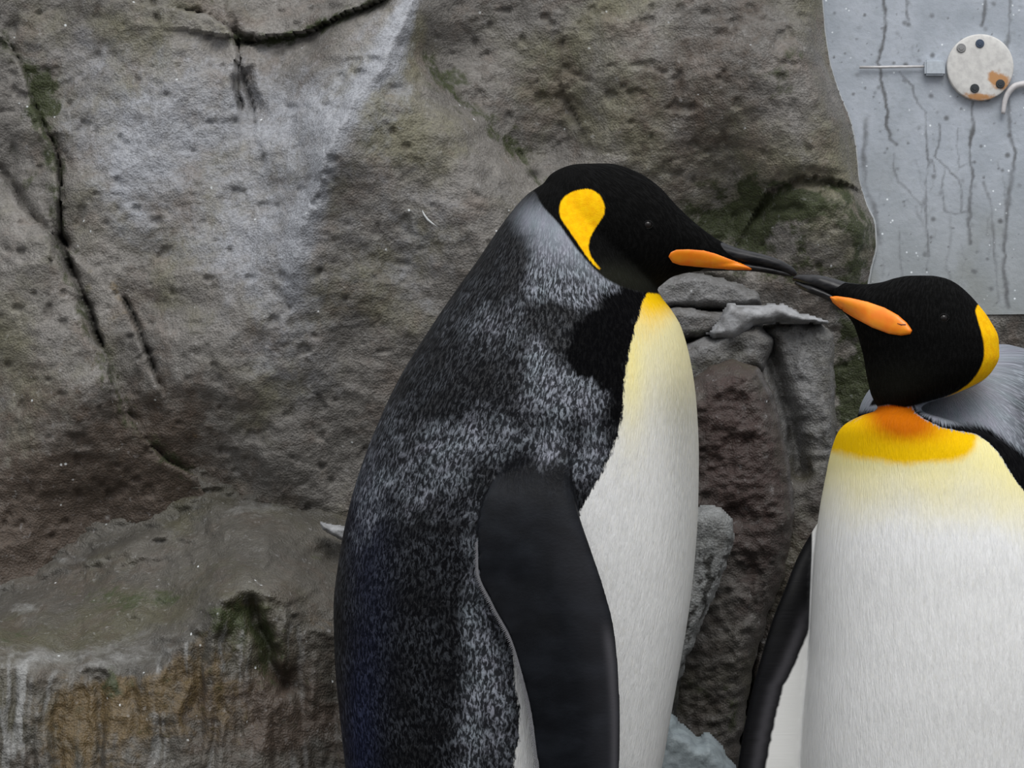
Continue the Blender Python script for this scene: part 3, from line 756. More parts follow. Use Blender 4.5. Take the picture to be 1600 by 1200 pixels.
boulder('boulder', [(1000, 440), (1050, 428), (1100, 426), (1150, 436), (1190, 458), (1196, 476), (1150, 486), (1060, 484), (1000, 486)], .37, .05, M['rock_dark'],
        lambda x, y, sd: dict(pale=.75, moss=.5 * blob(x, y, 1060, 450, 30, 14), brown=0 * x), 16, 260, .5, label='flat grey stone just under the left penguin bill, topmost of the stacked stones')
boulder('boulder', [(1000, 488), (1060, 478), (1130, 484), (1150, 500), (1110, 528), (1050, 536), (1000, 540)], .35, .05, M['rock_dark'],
        lambda x, y, sd: dict(pale=.6, moss=.55 * blob(x, y, 1100, 520, 50, 12), dirt_shade=.3 * blob(x, y, 1090, 524, 40, 8)), 15, 280, .5, label='low mossy grey stone beside the yellow breast, second of the stacked stones')
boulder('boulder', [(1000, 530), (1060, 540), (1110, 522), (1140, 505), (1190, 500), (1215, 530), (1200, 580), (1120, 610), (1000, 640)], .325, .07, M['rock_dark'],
        lambda x, y, sd: dict(pale=.6 + .3 * blob(x, y, 1110, 530, 40, 14), moss=.5 * blob(x, y, 1092, 572, 22, 14), dirt_shade=.95 * blob(x, y, 1150, 542, 22, 13)), 22, 300, .7, label='grey stone with a dark hollow above the reddish boulder')  # the hollow is shade painted as a dark blob, not modelled
boulder('frost_patch', [(1128, 492), (1144, 470), (1156, 474), (1200, 474), (1235, 478), (1268, 494), (1300, 498), (1296, 506), (1262, 508), (1215, 504), (1180, 512), (1150, 528), (1118, 532), (1102, 522), (1124, 508)], .315, .03, M['frost'], None, 18, 320, .3,
        label='pale frozen patch lying across the stones below the two bill tips', cat='frost', warp=14, backd=.03)
boulder('standing_stone', [(1070, 800), (1092, 794), (1114, 791), (1136, 798), (1148, 814), (1148, 842), (1141, 880), (1125, 925), (1105, 965), (1088, 1005), (1074, 1040), (1060, 1100), (1050, 1760), (960, 1760), (970, 1100), (1000, 850)], .18, .04, M['rock_mottled'],
        lambda x, y, sd: dict(pale=.5 + .4 * np.exp(-(seg_dist(x, y, [(1142, 860), (1100, 960)])[0] / 7) ** 2), brown=-.3, moss=.3 * blob(x, y, 1085, 960, 30, 60) + .6 * ss(1020, 1090, y), dirt_shade=.8 * ss(.54, .64, fbm(x / 8 + y / 22, y / 13, 351, 4)) * ss(815, 870, y) + .6 * ss(1030, 1080, y)), 20, 340, .45, backd=.03,
        label='mottled pale stone with a rounded top beside the left penguin belly')
boulder('snow_mound', [(1010, 1080), (1036, 1112), (1052, 1122), (1064, 1136), (1080, 1146), (1092, 1158), (1103, 1149), (1116, 1156), (1128, 1164), (1138, 1182), (1150, 1200), (1175, 1240), (1200, 1400), (1210, 1760), (1010, 1760), (1000, 1300)], .14, .06, M['snow'], None, 26, 360, .6,
        label='bluish white mound of old snow at the bottom between the penguins', cat='snow', warp=12, backd=.02)
boulder('stone_chip', [(499, 816), (512, 820), (540, 824), (560, 826), (556, 850), (534, 846), (516, 836), (504, 828)], .30, .02, M['frost'], None, 6, 380, .2, step=.0012,
        label='small pale stone chip on the ledge against the left penguin back', cat='stone', warp=3, backd=.02)

# ---- a shed white feather stuck to the wall -------------------------------------------
def shed_feather():
    V = []; F = []; o_ = 0
    for c in wall_root.children:
        if not c.name.startswith('rock_block'): continue
        co = np.empty(len(c.data.vertices) * 3, np.float32); c.data.vertices.foreach_get('co', co); co = co.reshape(-1, 3)
        if not ((abs(co[:, 0] - X_(673, YW)) < .03) & (abs(co[:, 2] - Z_(345, YW)) < .03)).any(): continue
        ids = np.where((abs(co[:, 0] - X_(673, YW)) < .05) & (abs(co[:, 2] - Z_(345, YW)) < .05))[0]
        Q = [(661, 331), (664, 338), (669, 345), (676, 351), (685, 357)]; P = []
        for px, py in Q:
            X, Z = float(X_(px, YW - .1)), float(Z_(py, YW - .1))
            k = ids[np.argmin((co[ids, 0] - X) ** 2 + (co[ids, 2] - Z) ** 2)]; P.append((X, float(co[k, 1]) - .002, Z))
        V, F = tube(P, [.0003, .0010, .0013, .0010, .0003], 8)
        ob = link('shed_feather', mesh('shed_feather', V, F), plain('white_down', (.60, .62, .62), .6))
        tag(ob, 'tiny curved white feather stuck to the rock behind the left penguin neck', 'feather'); return
shed_feather()

# ---- ground ---------------------------------------------------------------------------
def ground():
    xs = np.linspace(-2.2, 2.2, 160); ys = np.linspace(-4.6, .60, 180)
    X, Yg = np.meshgrid(xs, ys)
    Z = .012 * (fbm(X * 3, Yg * 3, 400, 5) - .5)
    Z[(abs(Yg) < .35) & (X > -.4) & (X < .8)] *= .25
    V = np.stack([X, Yg, Z], -1).reshape(-1, 3)
    n, m = X.shape; F = grid_faces(n, m)[:, ::-1]
    me = mesh('floor', V, F); put_masks(me, None, dict(brown=.2, moss=.1), (len(V),))
    tag(link('floor', me, M['rock_dark']), kind='structure')
ground()

# ------------------------------------------------------------------ penguins
def h_ring(py, xl, xr, b, yc=0.0, m=72, ex=2.0, slope=None):
    """horizontal ring whose left and right extremes are given in the design frame"""
    th = np.linspace(0, 2 * math.pi, m, endpoint=False)
    cx = (X_(xl, yc) + X_(xr, yc)) / 2; a = (X_(xr, yc) - X_(xl, yc)) / 2
    c, s = np.cos(th), np.sin(th)
    px = cx + a * np.sign(c) * abs(c) ** (2 / ex); py_ = yc + b * np.sign(s) * abs(s) ** (2 / ex)
    return np.stack([px, py_, np.full(m, float(Z_(py, yc)))], -1)

def torso(rows, n=110, ex=2.1, m=72):
    """rows: (py, xl, xr, b, yc) -> loft"""
    R = np.array(rows, float); q = np.linspace(R[0, 0], R[-1, 0], n)
    cols = [cubic(R[:, 0], R[:, k], q) for k in range(1, 5)]
    return loft_mesh([h_ring(q[i], cols[0][i], cols[1][i], cols[2][i], cols[3][i], m, ex) for i in range(n)])

def tb_loft(rows, n=70, m=56, ex=2.0):
    """rows: (top x, top y, bottom x, bottom y, half depth, yc): rings between an upper and a lower outline"""
    R = np.array(rows, float); k = np.arange(len(R)); q = np.linspace(0, len(R) - 1, n)
    C = [cubic(k, R[:, j], q) for j in range(6)]
    th = np.linspace(0, 2 * math.pi, m, endpoint=False); out = []
    for i in range(n):
        yc = C[5][i]
        T = np.array([X_(C[0][i], yc), yc, Z_(C[1][i], yc)], float); B = np.array([X_(C[2][i], yc), yc, Z_(C[3][i], yc)], float)
        mid = (T + B) / 2; up = (T - B) / 2
        out.append(mid + np.cos(th)[:, None] * up + np.sin(th)[:, None] * np.array([0, C[4][i], 0]))
    return loft_mesh(out)

def flipper_loft(lead, trail, Yf, thick, n=90, m=36):
    """blade between leading and trailing edge lists (same length); Yf per row = mid plane, thick per row"""
    L = np.array(lead, float); T = np.array(trail, float); k = np.arange(len(L)); q = np.linspace(0, len(L) - 1, n)
    c = lambda a: cubic(k, a, q)
    lx, ly, tx, ty, yf, tk = c(L[:, 0]), c(L[:, 1]), c(T[:, 0]), c(T[:, 1]), c(np.array(Yf)), c(np.array(thick))
    th = np.linspace(0, 2 * math.pi, m, endpoint=False); out = []
    for i in range(n):
        A = np.array([X_(lx[i], yf[i]), yf[i], Z_(ly[i], yf[i])], float); B = np.array([X_(tx[i], yf[i]), yf[i], Z_(ty[i], yf[i])], float)
        mid = (A + B) / 2; ax = (A - B) / 2; cs = np.cos(th); sn = np.sin(th)
        prof = tk[i] * (.62 + .38 * cs)                       # thicker towards the leading edge
        out.append(mid + np.sign(cs)[:, None] * (abs(cs) ** .9)[:, None] * ax + (np.sign(sn) * abs(sn) ** .8 * prof)[:, None] * np.array([0, 1, 0]))
    return loft_mesh(out)

def fuse(parts, voxel, it=6):
    V, F = join(parts)
    me = mesh('tmp', V, F); bm = bmesh.new(); bm.from_mesh(me); bmesh.ops.recalc_face_normals(bm, faces=bm.faces[:]); bm.to_mesh(me); bm.free()
    o = bpy.data.objects.new('tmp', me); COL.objects.link(o)
    r = o.modifiers.new('r', 'REMESH'); r.mode = 'VOXEL'; r.voxel_size = voxel; r.adaptivity = 0
    s = o.modifiers.new('s', 'SMOOTH'); s.factor = .5; s.iterations = it
    dg = bpy.context.evaluated_depsgraph_get(); dg.update()
    out = bpy.data.meshes.new_from_object(o.evaluated_get(dg))
    bpy.data.objects.remove(o); bpy.data.meshes.remove(me)
    return out

def coords(me):
    a = np.empty(len(me.vertices) * 3, np.float32); me.vertices.foreach_get('co', a); return a.reshape(-1, 3).astype(float)
def normals(me):
    a = np.empty(len(me.vertices) * 3, np.float32); me.vertices.foreach_get('normal', a); return a.reshape(-1, 3)

PXM = 1 / 1600.0        # metres per design unit at the penguins' plane
ALL_ATTR = ('silver', 'mottle', 'navy', 'grey', 'cream', 'gold', 'orange', 'd_white', 'd_band', 'd_head', 'olive', 'd_patch', 'd_flip', 'rim', 'rows', 'd_under', 'flip_a', 'fq', 'fu', 'fv')

def plate(me_bvh, poly, side, yside, mat, parent, name='lower_mandible_plate', bulge=.0013, fade=8, dens=1.6, Yr=-.03, back=.001):
    """a smooth horn plate laid on the surface inside a side-view outline"""
    P = [(float(a), float(b)) for a, b in poly]
    x0, x1 = min(p[0] for p in P), max(p[0] for p in P); y0, y1 = min(p[1] for p in P), max(p[1] for p in P)
    nx, ny = int((x1 - x0) / dens), int((y1 - y0) / dens)
    xx, yy = np.meshgrid(np.linspace(x0 - 2, x1 + 2, nx), np.linspace(y0 - 2, y1 + 2, ny))
    sd = poly_sd(xx, yy, P)
    # snap the outermost samples onto the outline for a clean edge
    gy, gx = np.gradient(sd); gl = np.hypot(gx, gy) + 1e-6
    sx = (xx[0, 1] - xx[0, 0]); sy = (yy[1, 0] - yy[0, 0])
    near = (sd > -1.3 * dens) & (sd < .3 * dens)
    xx = np.where(near, xx - sd * gx / gl * 1.0, xx); yy = np.where(near, yy - sd * gy / gl * 1.0, yy)
    ok = sd > -1.3 * dens
    V = np.zeros(xx.shape + (3,)); hit = np.zeros(xx.shape, bool)
    for i in range(xx.shape[0]):
        for j in range(xx.shape[1]):
            if not ok[i, j]: continue
            X, Z = float(X_(xx[i, j], Yr)), float(Z_(yy[i, j], Yr))
            loc, nor, idx, dd = me_bvh.ray_cast(Vector((X, yside * .5, Z)), Vector((0, -yside, 0)))
            if loc is None: continue
            t = min(max(sd[i, j], 0) / fade, 1); t = math.sqrt(1 - (1 - t) ** 2)
            V[i, j] = (X, loc.y + yside * (bulge * t - back * (1 - t) * .3 + .0002), Z); hit[i, j] = True
    keep = hit[:-1, :-1] & hit[1:, :-1] & hit[:-1, 1:] & hit[1:, 1:]
    F = grid_faces(*xx.shape, keep)
    if yside > 0: F = F[:, ::-1]
    if not len(F): return None
    used, F2 = compact(V.reshape(-1, 3), F)
    Vf = V.reshape(-1, 3)[used]; Vb = Vf - np.array([0, yside * .0025, 0])
    me = mesh(name, np.vstack([Vf, Vb]), np.vstack([F2, F2[:, ::-1] + len(Vf)]))
    e = np.clip(sd.ravel()[used] / 7, 0, 1); fattr(me, 'edge', np.concatenate([e, e]))
    ob = link(name, me, mat, parent); return ob

def eye(bvh, px, py, Yr, yside, parent, r=.0042):
    X, Z = float(X_(px, Yr)), float(Z_(py, Yr))
    loc, nor, idx, dd = bvh.ray_cast(Vector((X, yside * .5, Z)), Vector((0, -yside, 0)))
    if loc is None: return
    bm = bmesh.new(); bmesh.ops.create_uvsphere(bm, u_segments=20, v_segments=12, radius=r)
    for v in bm.verts: v.co = Vector((v.co.x, v.co.y * .7, v.co.z)) + loc - nor * r * .35
    me = bpy.data.meshes.new('eye'); bm.to_mesh(me); bm.free()
    e = link('eye', me, M['eye'], parent)
    th = np.linspace(0, 2 * math.pi, 24, endpoint=False)
    ring = [(loc.x + math.cos(a) * r * 1.05, loc.y + yside * .0003, loc.z + math.sin(a) * r * .9) for a in th]; ring.append(ring[0])
    V, F = tube(ring, .0006, 6)
    link('eyelid', mesh('eyelid', V, F), M['lid'], None).parent = e

def foot(cx, cy, ang, parent):
    """webbed foot with three toes; origin under the ankle"""
    root_parts = []
    ca, sa = math.cos(ang), math.sin(ang)
    def R(p): return (cx + p[0] * ca - p[1] * sa, cy + p[0] * sa + p[1] * ca, p[2])
    web = []
    n = 25; V = []; F = []
    for i in range(9):
        t = i / 8
        for j in range(n):
            s = -1 + 2 * j / (n - 1); a = s * .42
            reach = .105 * (1 - .10 * abs(math.sin(s * math.pi * 1.0)) ) * t
            toe = max(0, math.cos(s * math.pi * 1.0 * 1.0) if abs(s) < .5 else -math.cos(s * math.pi)) ** 2
            V.append(R((reach * math.cos(a) - .01, reach * math.sin(a) * 1.1, .006 + .012 * (1 - t) + .008 * toe * (1 - .3 * t))))
    for i in range(8):
        for j in range(n - 1): F.append((i * n + j, (i + 1) * n + j, (i + 1) * n + j + 1, i * n + j + 1))
    m0 = len(V); V += [(v[0], v[1], .001) for v in V]
    F += [tuple(m0 + k for k in f[::-1]) for f in F]
    edge = [8 * n + j for j in range(n)] + [i * n + n - 1 for i in range(7, -1, -1)] + [j for j in range(n - 2, -1, -1)] + [i * n for i in range(1, 8)]
    for a, b in zip(edge, edge[1:] + edge[:1]): F.append((a, b, b + m0, a + m0))
    leg = tube([R((0, 0, .012)), R((-.01, 0, .05)), R((-.015, 0, .11))], [.016, .017, .028], 16)
    V, F = join([(V, F), leg])
    f = link('foot', mesh('foot', V, F), M['foot'], parent)
    for s in (-1, 0, 1):
        a = s * .42; p = .098
        V, F = tube([R((p * math.cos(a) - .012, p * math.sin(a) * 1.1, .011)), R(((p + .010) * math.cos(a) - .01, (p + .01) * math.sin(a) * 1.1, .010)), R(((p + .019) * math.cos(a) - .01, (p + .019) * math.sin(a) * 1.1, .003))], [.005, .004, .0008], 8)
        c = bpy.data.objects.new('claw', mesh('claw', V, F)); c.data.materials.append(M['claw']); COL.objects.link(c); c.parent = f

# ---------------- left penguin, in profile facing right
LT = [(256 + 22, 868, 900, .020, 0), (300, 828, 925, .044, 0), (340, 792, 955, .060, 0), (380, 764, 985, .072, 0), (410, 744, 1003, .081, 0), (440, 722, 1022, .089, 0), (460, 708, 1030, .094, 0), (480, 694, 1046, .099, 0), (510, 674, 1064, .106, 0),
      (560, 642, 1078, .116, 0), (600, 619, 1085, .123, 0), (640, 600, 1089, .128, 0), (710, 571, 1092, .134, 0), (790, 546, 1091, .138, 0), (870, 530, 1086, .140, 0), (950, 521, 1077, .140, 0), (1030, 523, 1064, .139, 0),
      (1120, 531, 1048, .137, 0), (1200, 540, 1034, .134, 0), (1300, 556, 1010, .128, 0), (1400, 578, 985, .118, 0), (1500, 600, 950, .104, 0), (1580, 630, 910, .084, 0), (1640, 668, 860, .055, 0), (1660, 700, 820, .03, 0)]
LH = [(846, 292, 880, 372, .034, 0), (862, 271, 905, 414, .050, 0), (903, 256, 938, 443, .057, 0), (948, 255, 975, 456, .059, 0), (992, 267, 1008, 459, .056, 0), (1028, 290, 1030, 448, .050, 0), (1058, 322, 1050, 433, .040, 0),
      (1086, 348, 1076, 426, .029, 0), (1118, 372, 1108, 423, .018, 0), (1150, 388, 1145, 421, .010, 0), (1172, 398, 1170, 419, .006, 0)]
L_LEAD = [(893, 672), (893, 700), (893, 745), (904, 800), (924, 860), (944, 920), (960, 985), (967, 1060), (969, 1130), (968, 1200), (966, 1270), (958, 1340), (936, 1400), (905, 1440)]
L_TRAIL = [(830, 672), (806, 706), (778, 742), (754, 780), (744, 835), (745, 890), (768, 945), (797, 1000), (815, 1060), (828, 1115), (838, 1190), (848, 1270), (862, 1340), (880, 1400), (895, 1435)]
L_TRAIL = L_TRAIL[:9] + L_TRAIL[9:14]
L_YF = [-.112, -.122, -.132, -.142, -.149, -.154, -.157, -.159, -.160, -.160, -.159, -.157, -.154, -.152]
L_TK = [.012, .014, .013, .012, .0115, .011, .0105, .010, .0095, .009, .008, .007, .006, .004]

def attrs_left(me):
    V = coords(me); N = normals(me)
    Yr = -.08; x, y = PX(V[:, 0], Yr * 1.0), PY(V[:, 2], Yr)
    xs0, ys0 = PX(V[:, 0]), PY(V[:, 2])
    R = np.array(LT, float)
    xl = cubic(R[:, 0], R[:, 1], ys0); xr = cubic(R[:, 0], R[:, 2], ys0); bb = cubic(R[:, 0], R[:, 3], ys0)
    th = np.arctan2(-abs(V[:, 1]) / bb, (xs0 - (xl + xr) / 2) / ((xr - xl) / 2))
    fu = th * .13 + V[:, 2] * .02; fv = V[:, 2].copy()
    white = [(1014, 456), (1006, 468), (998, 495), (988, 525), (980, 560), (974, 600), (972, 640), (964, 682), (950, 716), (934, 748), (919, 772), (904, 796), (884, 822), (850, 890), (816, 955), (801, 1005), (804, 1060), (812, 1100), (810, 1150), (800, 1200), (785, 1300),
             (770, 1400), (780, 1560), (830, 1700), (1300, 1700), (1300, 456)]
    head = [(700, 100), (836, 292), (846, 320), (872, 346), (900, 388), (922, 414), (945, 436), (975, 450), (1016, 458), (1300, 458), (1300, 100)]
    patch = [(905, 294), (922, 292), (938, 301), (946, 318), (946, 333), (934, 350), (923, 368), (919, 384), (922, 398), (930, 410), (940, 421), (936, 421), (922, 408), (904, 381), (886, 354), (875, 338), (874, 322), (880, 307), (892, 298)]
    d_white = poly_sd(x, y, white) * PXM
    d_head = poly_sd(x, y, chaikin(head)) * PXM; d_patch = poly_sd(x, y, chaikin(patch)) * PXM
    band = [(1016, 456), (985, 452), (948, 458), (940, 474), (930, 482), (905, 494), (890, 520), (884, 545), (890, 575), (905, 588), (935, 596), (950, 620), (952, 660), (968, 668), (976, 640), (980, 560), (1000, 500)]
    d_band = poly_sd(x, y, chaikin(band)) * PXM + .030 * (fbm(x / 24, y / 24, 511, 5, .6) - .5)
    d_band = np.where(d_white > -.0005, -.02, d_band)
    # flipper mask
    lead = [(a, b) for a, b in L_LEAD]; trail = L_TRAIL[::-1]
    fx, fy = PX(V[:, 0], -.15), PY(V[:, 2], -.15)
    fsd = poly_sd(fx, fy, [(l[0] + 4, l[1]) for l in lead] + [(t_[0] - 4, t_[1]) for t_ in trail])
    yf = cubic([l[1] for l in L_LEAD], L_YF, fy)
    on = np.where(abs(V[:, 1]) > abs(yf) - .011, 1.0, -1.0)
    body_top = ss(690, 720, fy)
    d_flip = np.where(on > 0, np.minimum(fsd * PXM + .003 * ss(860, 960, fy) - .0015, (fy - 684) * PXM), -.01)
    lx = cubic([l[1] for l in L_LEAD], [l[0] for l in L_LEAD], fy); tx = cubic([l[1] for l in L_TRAIL], [l[0] for l in L_TRAIL], fy)
    fr = np.clip((fx - tx) / (lx - tx + 1e-3), 0, 1)
    isf = d_flip > 0
    rim = np.where(isf, .8 * np.exp(-((fr - .93) / .045) ** 2) * ss(960, 1010, fy) + .16 * ss(.5, .85, fr) * ss(760, 900, fy) * ss(1.0, .93, fr), 0)
    rows = np.where(isf, ss(.55, .25, fr) * ss(820, 900, fy), 0)
    fq = (fx - tx) * PXM * 14; fa = ss(680, 800, fy + 40 * (fbm(fx / 18, fy / 26, 78, 3) - .5))
    # silver bloom
    B = lambda *a: blob(x, y, *a)
    sil = .95 * B(885, 385, 52, 60) + .5 * B(828, 338, 40, 40) + .85 * B(940, 442, 45, 22) + .8 * B(865, 440, 65, 42) + .55 * B(905, 478, 30, 22) + .35 * B(790, 500, 50, 50) + .75 * B(842, 560, 24, 42) + 1.0 * B(905, 610, 40, 42) + .9 * B(850, 620, 34, 40) \
        + .65 * B(770, 680, 60, 50) + .5 * B(700, 700, 50, 60) + .8 * B(932, 690, 20, 50) + .7 * B(905, 730, 25, 40) + .75 * B(858, 690, 30, 26) + .7 * B(740, 960, 36, 120) + .75 * B(775, 1080, 40, 120) + .65 * B(720, 1150, 50, 80) \
        + .38 * B(620, 640, 60, 160) + .38 * B(650, 780, 90, 60) + .30 * B(740, 520, 70, 90) + .45 * B(760, 840, 25, 60) + .3 * B(570, 800, 26, 160) + .22 * B(560, 960, 20, 160)
    sil -= .7 * B(785, 425, 34, 36) + .6 * B(868, 500, 48, 22) + .4 * B(690, 600, 60, 60) + .35 * B(845, 640, 18, 26) + .7 * B(640, 920, 66, 80) + .7 * B(650, 1100, 70, 130) + .35 * B(765, 1120, 20, 24) + .35 * B(945, 665, 18, 24)
    sil = np.where(isf, sil * (1 - fa) + .5 * blob(fx, fy, 852, 722, 20, 26) + .3 * blob(fx, fy, 772, 800, 14, 50), sil)
    mott = np.clip(ss(310, 430, y - .35 * (x - 820)) , 0, 1); mott = np.maximum(mott, .15)
    navy = .65 * B(562, 1160, 30, 150) + .22 * B(590, 920, 30, 160) + .22 * B(560, 820, 26, 120)
    cream = ss(690, 480, y) * .62 + .4 * blob(x, y, 985, 600, 22, 90) + .1 * ss(800, 600, y)
    grey = .55 * blob(x, y, 1060, 610, 45, 80) + .5 * blob(x, y, 1072, 720, 34, 200) + .22 + .2 * ss(700, 1200, y)  # paints the head's shadow and body shading into the white front
    gold = .85 * blob(x, y, 1030, 455, 60, 44) + .28 * blob(x, y, 1010, 520, 40, 50) + .22 * blob(x, y, 985, 590, 14, 50)
    olive = .9 * blob(x, y, 955, 430, 50, 20) + .6 * blob(x, y, 1010, 445, 40, 16)
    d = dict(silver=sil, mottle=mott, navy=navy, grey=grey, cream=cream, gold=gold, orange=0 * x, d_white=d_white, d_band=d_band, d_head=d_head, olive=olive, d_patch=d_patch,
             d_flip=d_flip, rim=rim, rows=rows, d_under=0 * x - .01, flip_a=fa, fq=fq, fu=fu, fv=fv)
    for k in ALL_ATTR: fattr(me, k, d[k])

def serrate(me, fn):
    pass

def penguin_left():
    mir = lambda vf: (np.asarray(vf[0]) * np.array([1, -1, 1]), [tuple(reversed(f)) for f in vf[1]])
    body = torso(LT)
    head = tb_loft(LH)
    fl = flipper_loft(L_LEAD, L_TRAIL, L_YF, L_TK)
    # short stiff tail
    tail = tb_loft([(575, 1450, 640, 1560, .06, 0), (560, 1560, 640, 1640, .045, 0), (560, 1660, 620, 1690, .03, 0), (575, 1715, 605, 1722, .01, 0)], 30)
    me = fuse([body, head, fl, mir(fl), tail], .0021, 5)
    attrs_left(me)
    root = empty('king_penguin', (float(X_(810)), 0, 0))
    tag(root, 'penguin in profile with silver grey back and one flipper hanging, left of the other', 'penguin', None)
    b = link('body', me, M['peng_l'], root)
    # trailing-edge fringe of tiny pale feathers on the near flipper
    Vq = []; Fq = []
    T = np.array(L_TRAIL, float); s = np.linspace(4.2, 13, 190); rr = random.Random(3)
    for q in s:
        k = np.arange(len(T)); a = float(cubic(k, T[:, 0], q)); c = float(cubic(k, T[:, 1], q)); yq = float(cubic(k, np.array(L_YF), q))
        px, pz = float(X_(a, yq)), float(Z_(c, yq)); L = .0022 * rr.uniform(.7, 1.3); o = len(Vq)
        for sgn in (1, -1):
            yy = yq + .001 * sgn
            Vq += [(px + .0015, yy, pz + .0013), (px + .0015, yy, pz - .0013), (px - L, yy, pz - .0025)]
        Fq += [(o, o + 1, o + 2), (o + 5, o + 4, o + 3), (o, o + 2, o + 5, o + 3), (o + 1, o + 4, o + 5, o + 2)]
    fringe = link('flipper_fringe', mesh('flipper_fringe', Vq, Fq), plain('fringe_feather', (.13, .13, .14), .5), root, False); fringe['kind'] = 'stuff'
    # bill: upper mandible with a drooping tip, lower mandible beneath
    up = tb_loft([(1096, 358, 1100, 398, .0165, 0), (1120, 374, 1118, 404, .0135, 0), (1150, 386.5, 1146, 410, .0110, 0), (1180, 394, 1176, 415, .0088, 0), (1208, 402, 1204, 420, .0066, 0), (1228, 411, 1224, 426, .0048, 0), (1240, 419, 1236, 430.5, .0034, 0), (1246, 427, 1241, 432.5, .0016, 0)], 60, 32)
    lo = tb_loft([(1090, 396, 1092, 424, .0150, 0), (1120, 402, 1120, 423.5, .0115, 0), (1150, 408, 1150, 423, .0090, 0), (1180, 413, 1180, 424.5, .0070, 0), (1210, 419, 1208, 428.5, .0050, 0), (1232, 426, 1230, 432, .0026, 0), (1238, 430, 1236, 432.4, .001, 0)], 60, 32)
    V, F = join([up, lo])
    bill = link('bill', mesh('bill', V, F), M['bill'], root); bill['label'] = 'long black bill with a slightly drooping tip'
    bvh = bvh_of([b.data, bill.data])
    for ys in (-1, 1):
        p = plate(bvh, [(1043, 402), (1047, 395), (1056, 391), (1075, 390), (1100, 391.5), (1118, 396), (1140, 404), (1160, 411), (1176, 419), (1176, 422), (1150, 421.5), (1118, 419), (1085, 416.5), (1062, 414.5), (1050, 411)], 0, ys, M['plate'], None, Yr=-.02)
        if p: p.parent = bill; p.matrix_parent_inverse.identity(); p['label'] = 'bright orange plate on the lower mandible'
        eye(bvh, 1012, 352, -.04, ys, root)
    foot(float(X_(790)), -.06, -.12, root); foot(float(X_(790)), .06, .12, root)
    return root

def bvh_of(meshes):
    V = []; F = []; o = 0
    for m in meshes:
        co = coords(m); V += [Vector(c) for c in co]; F += [tuple(i + o for i in p.vertices) for p in m.polygons]; o += len(co)
    return BVHTree.FromPolygons(V, F)

# ---------------- right penguin, facing the camera, head turned to the left
YB = -.02
RT = [(640, 1376, 1432, .030, -.075), (648, 1350, 1456, .052, -.072), (658, 1328, 1490, .070, -.062), (672, 1312, 1530, .088, -.050), (690, 1304, 1568, .102, -.040), (715, 1297, 1598, .115, -.030), (740, 1292, 1618, .124, -.024), (800, 1281, 1650, .136, YB), (870, 1273, 1676, .146, YB), (950, 1268, 1694, .152, YB),
      (1020, 1264, 1704, .156, YB), (1100, 1256, 1710, .158, YB), (1200, 1250, 1712, .158, YB), (1300, 1252, 1708, .154, YB), (1400, 1265, 1695, .146, YB), (1500, 1290, 1670, .128, YB), (1580, 1320, 1640, .104, YB), (1640, 1360, 1600, .07, YB), (1665, 1400, 1560, .04, YB)]
# nape and shoulders: the silver hump rising behind the head
RN = [(538, 1505, 1575, .018, .055), (548, 1460, 1612, .040, .052), (566, 1418, 1640, .060, .050), (600, 1366, 1664, .080, .046), (630, 1346, 1680, .094, .042), (660, 1338, 1690, .104, .036), (700, 1325, 1698, .114, .03), (780, 1310, 1700, .122, .02), (900, 1300, 1700, .126, .02), (1000, 1300, 1690, .10, .02)]
YH = -.075
RH = [(431, 1415, 1460, .016, YH), (435, 1396, 1478, .027, YH), (443, 1376, 1494, .036, YH), (458, 1352, 1512, .046, YH), (478, 1338, 1530, .053, YH), (500, 1334, 1546, .058, YH), (530, 1342, 1560, .061, YH), (556, 1349, 1561, .061, YH), (580, 1353, 1550, .059, YH), (600, 1357, 1528, .054, YH), (616, 1361, 1492, .047, YH), (630, 1368, 1448, .038, YH), (645, 1376, 1430, .030, YH), (675, 1380, 1425, .028, YH)]
RB = [(1440, 433, 1400, 600, .050, YH), (1405, 434, 1366, 560, .044, YH), (1376, 441, 1344, 525, .034, YH), (1350, 444, 1328, 498, .025, YH), (1328, 442, 1310, 481, .017, YH), (1306, 437, 1294, 467, .010, YH), (1290, 434, 1280, 458, .006, YH)]
# wing held away from the body on the left: outer edge and inner edge
R_LEAD = [(1320, 765), (1290, 800), (1266, 835), (1244, 875), (1226, 920), (1206, 970), (1188, 1030), (1172, 1090), (1160, 1150), (1152, 1200), (1146, 1270), (1148, 1340), (1165, 1400), (1190, 1440)]
R_TRAIL = [(1340, 790), (1330, 830), (1320, 880), (1310, 930), (1300, 980), (1286, 1030), (1276, 1080), (1268, 1130), (1262, 1170), (1256, 1210), (1250, 1290), (1240, 1350), (1225, 1400), (1200, 1445)]
R_YF = [.02, .02, .015, .005, -.005, -.012, -.018, -.022, -.025, -.028, -.03, -.03, -.03, -.03]
R_TK = [.020, .018, .014, .012, .011, .010, .010, .009, .009, .008, .007, .006, .005, .003]

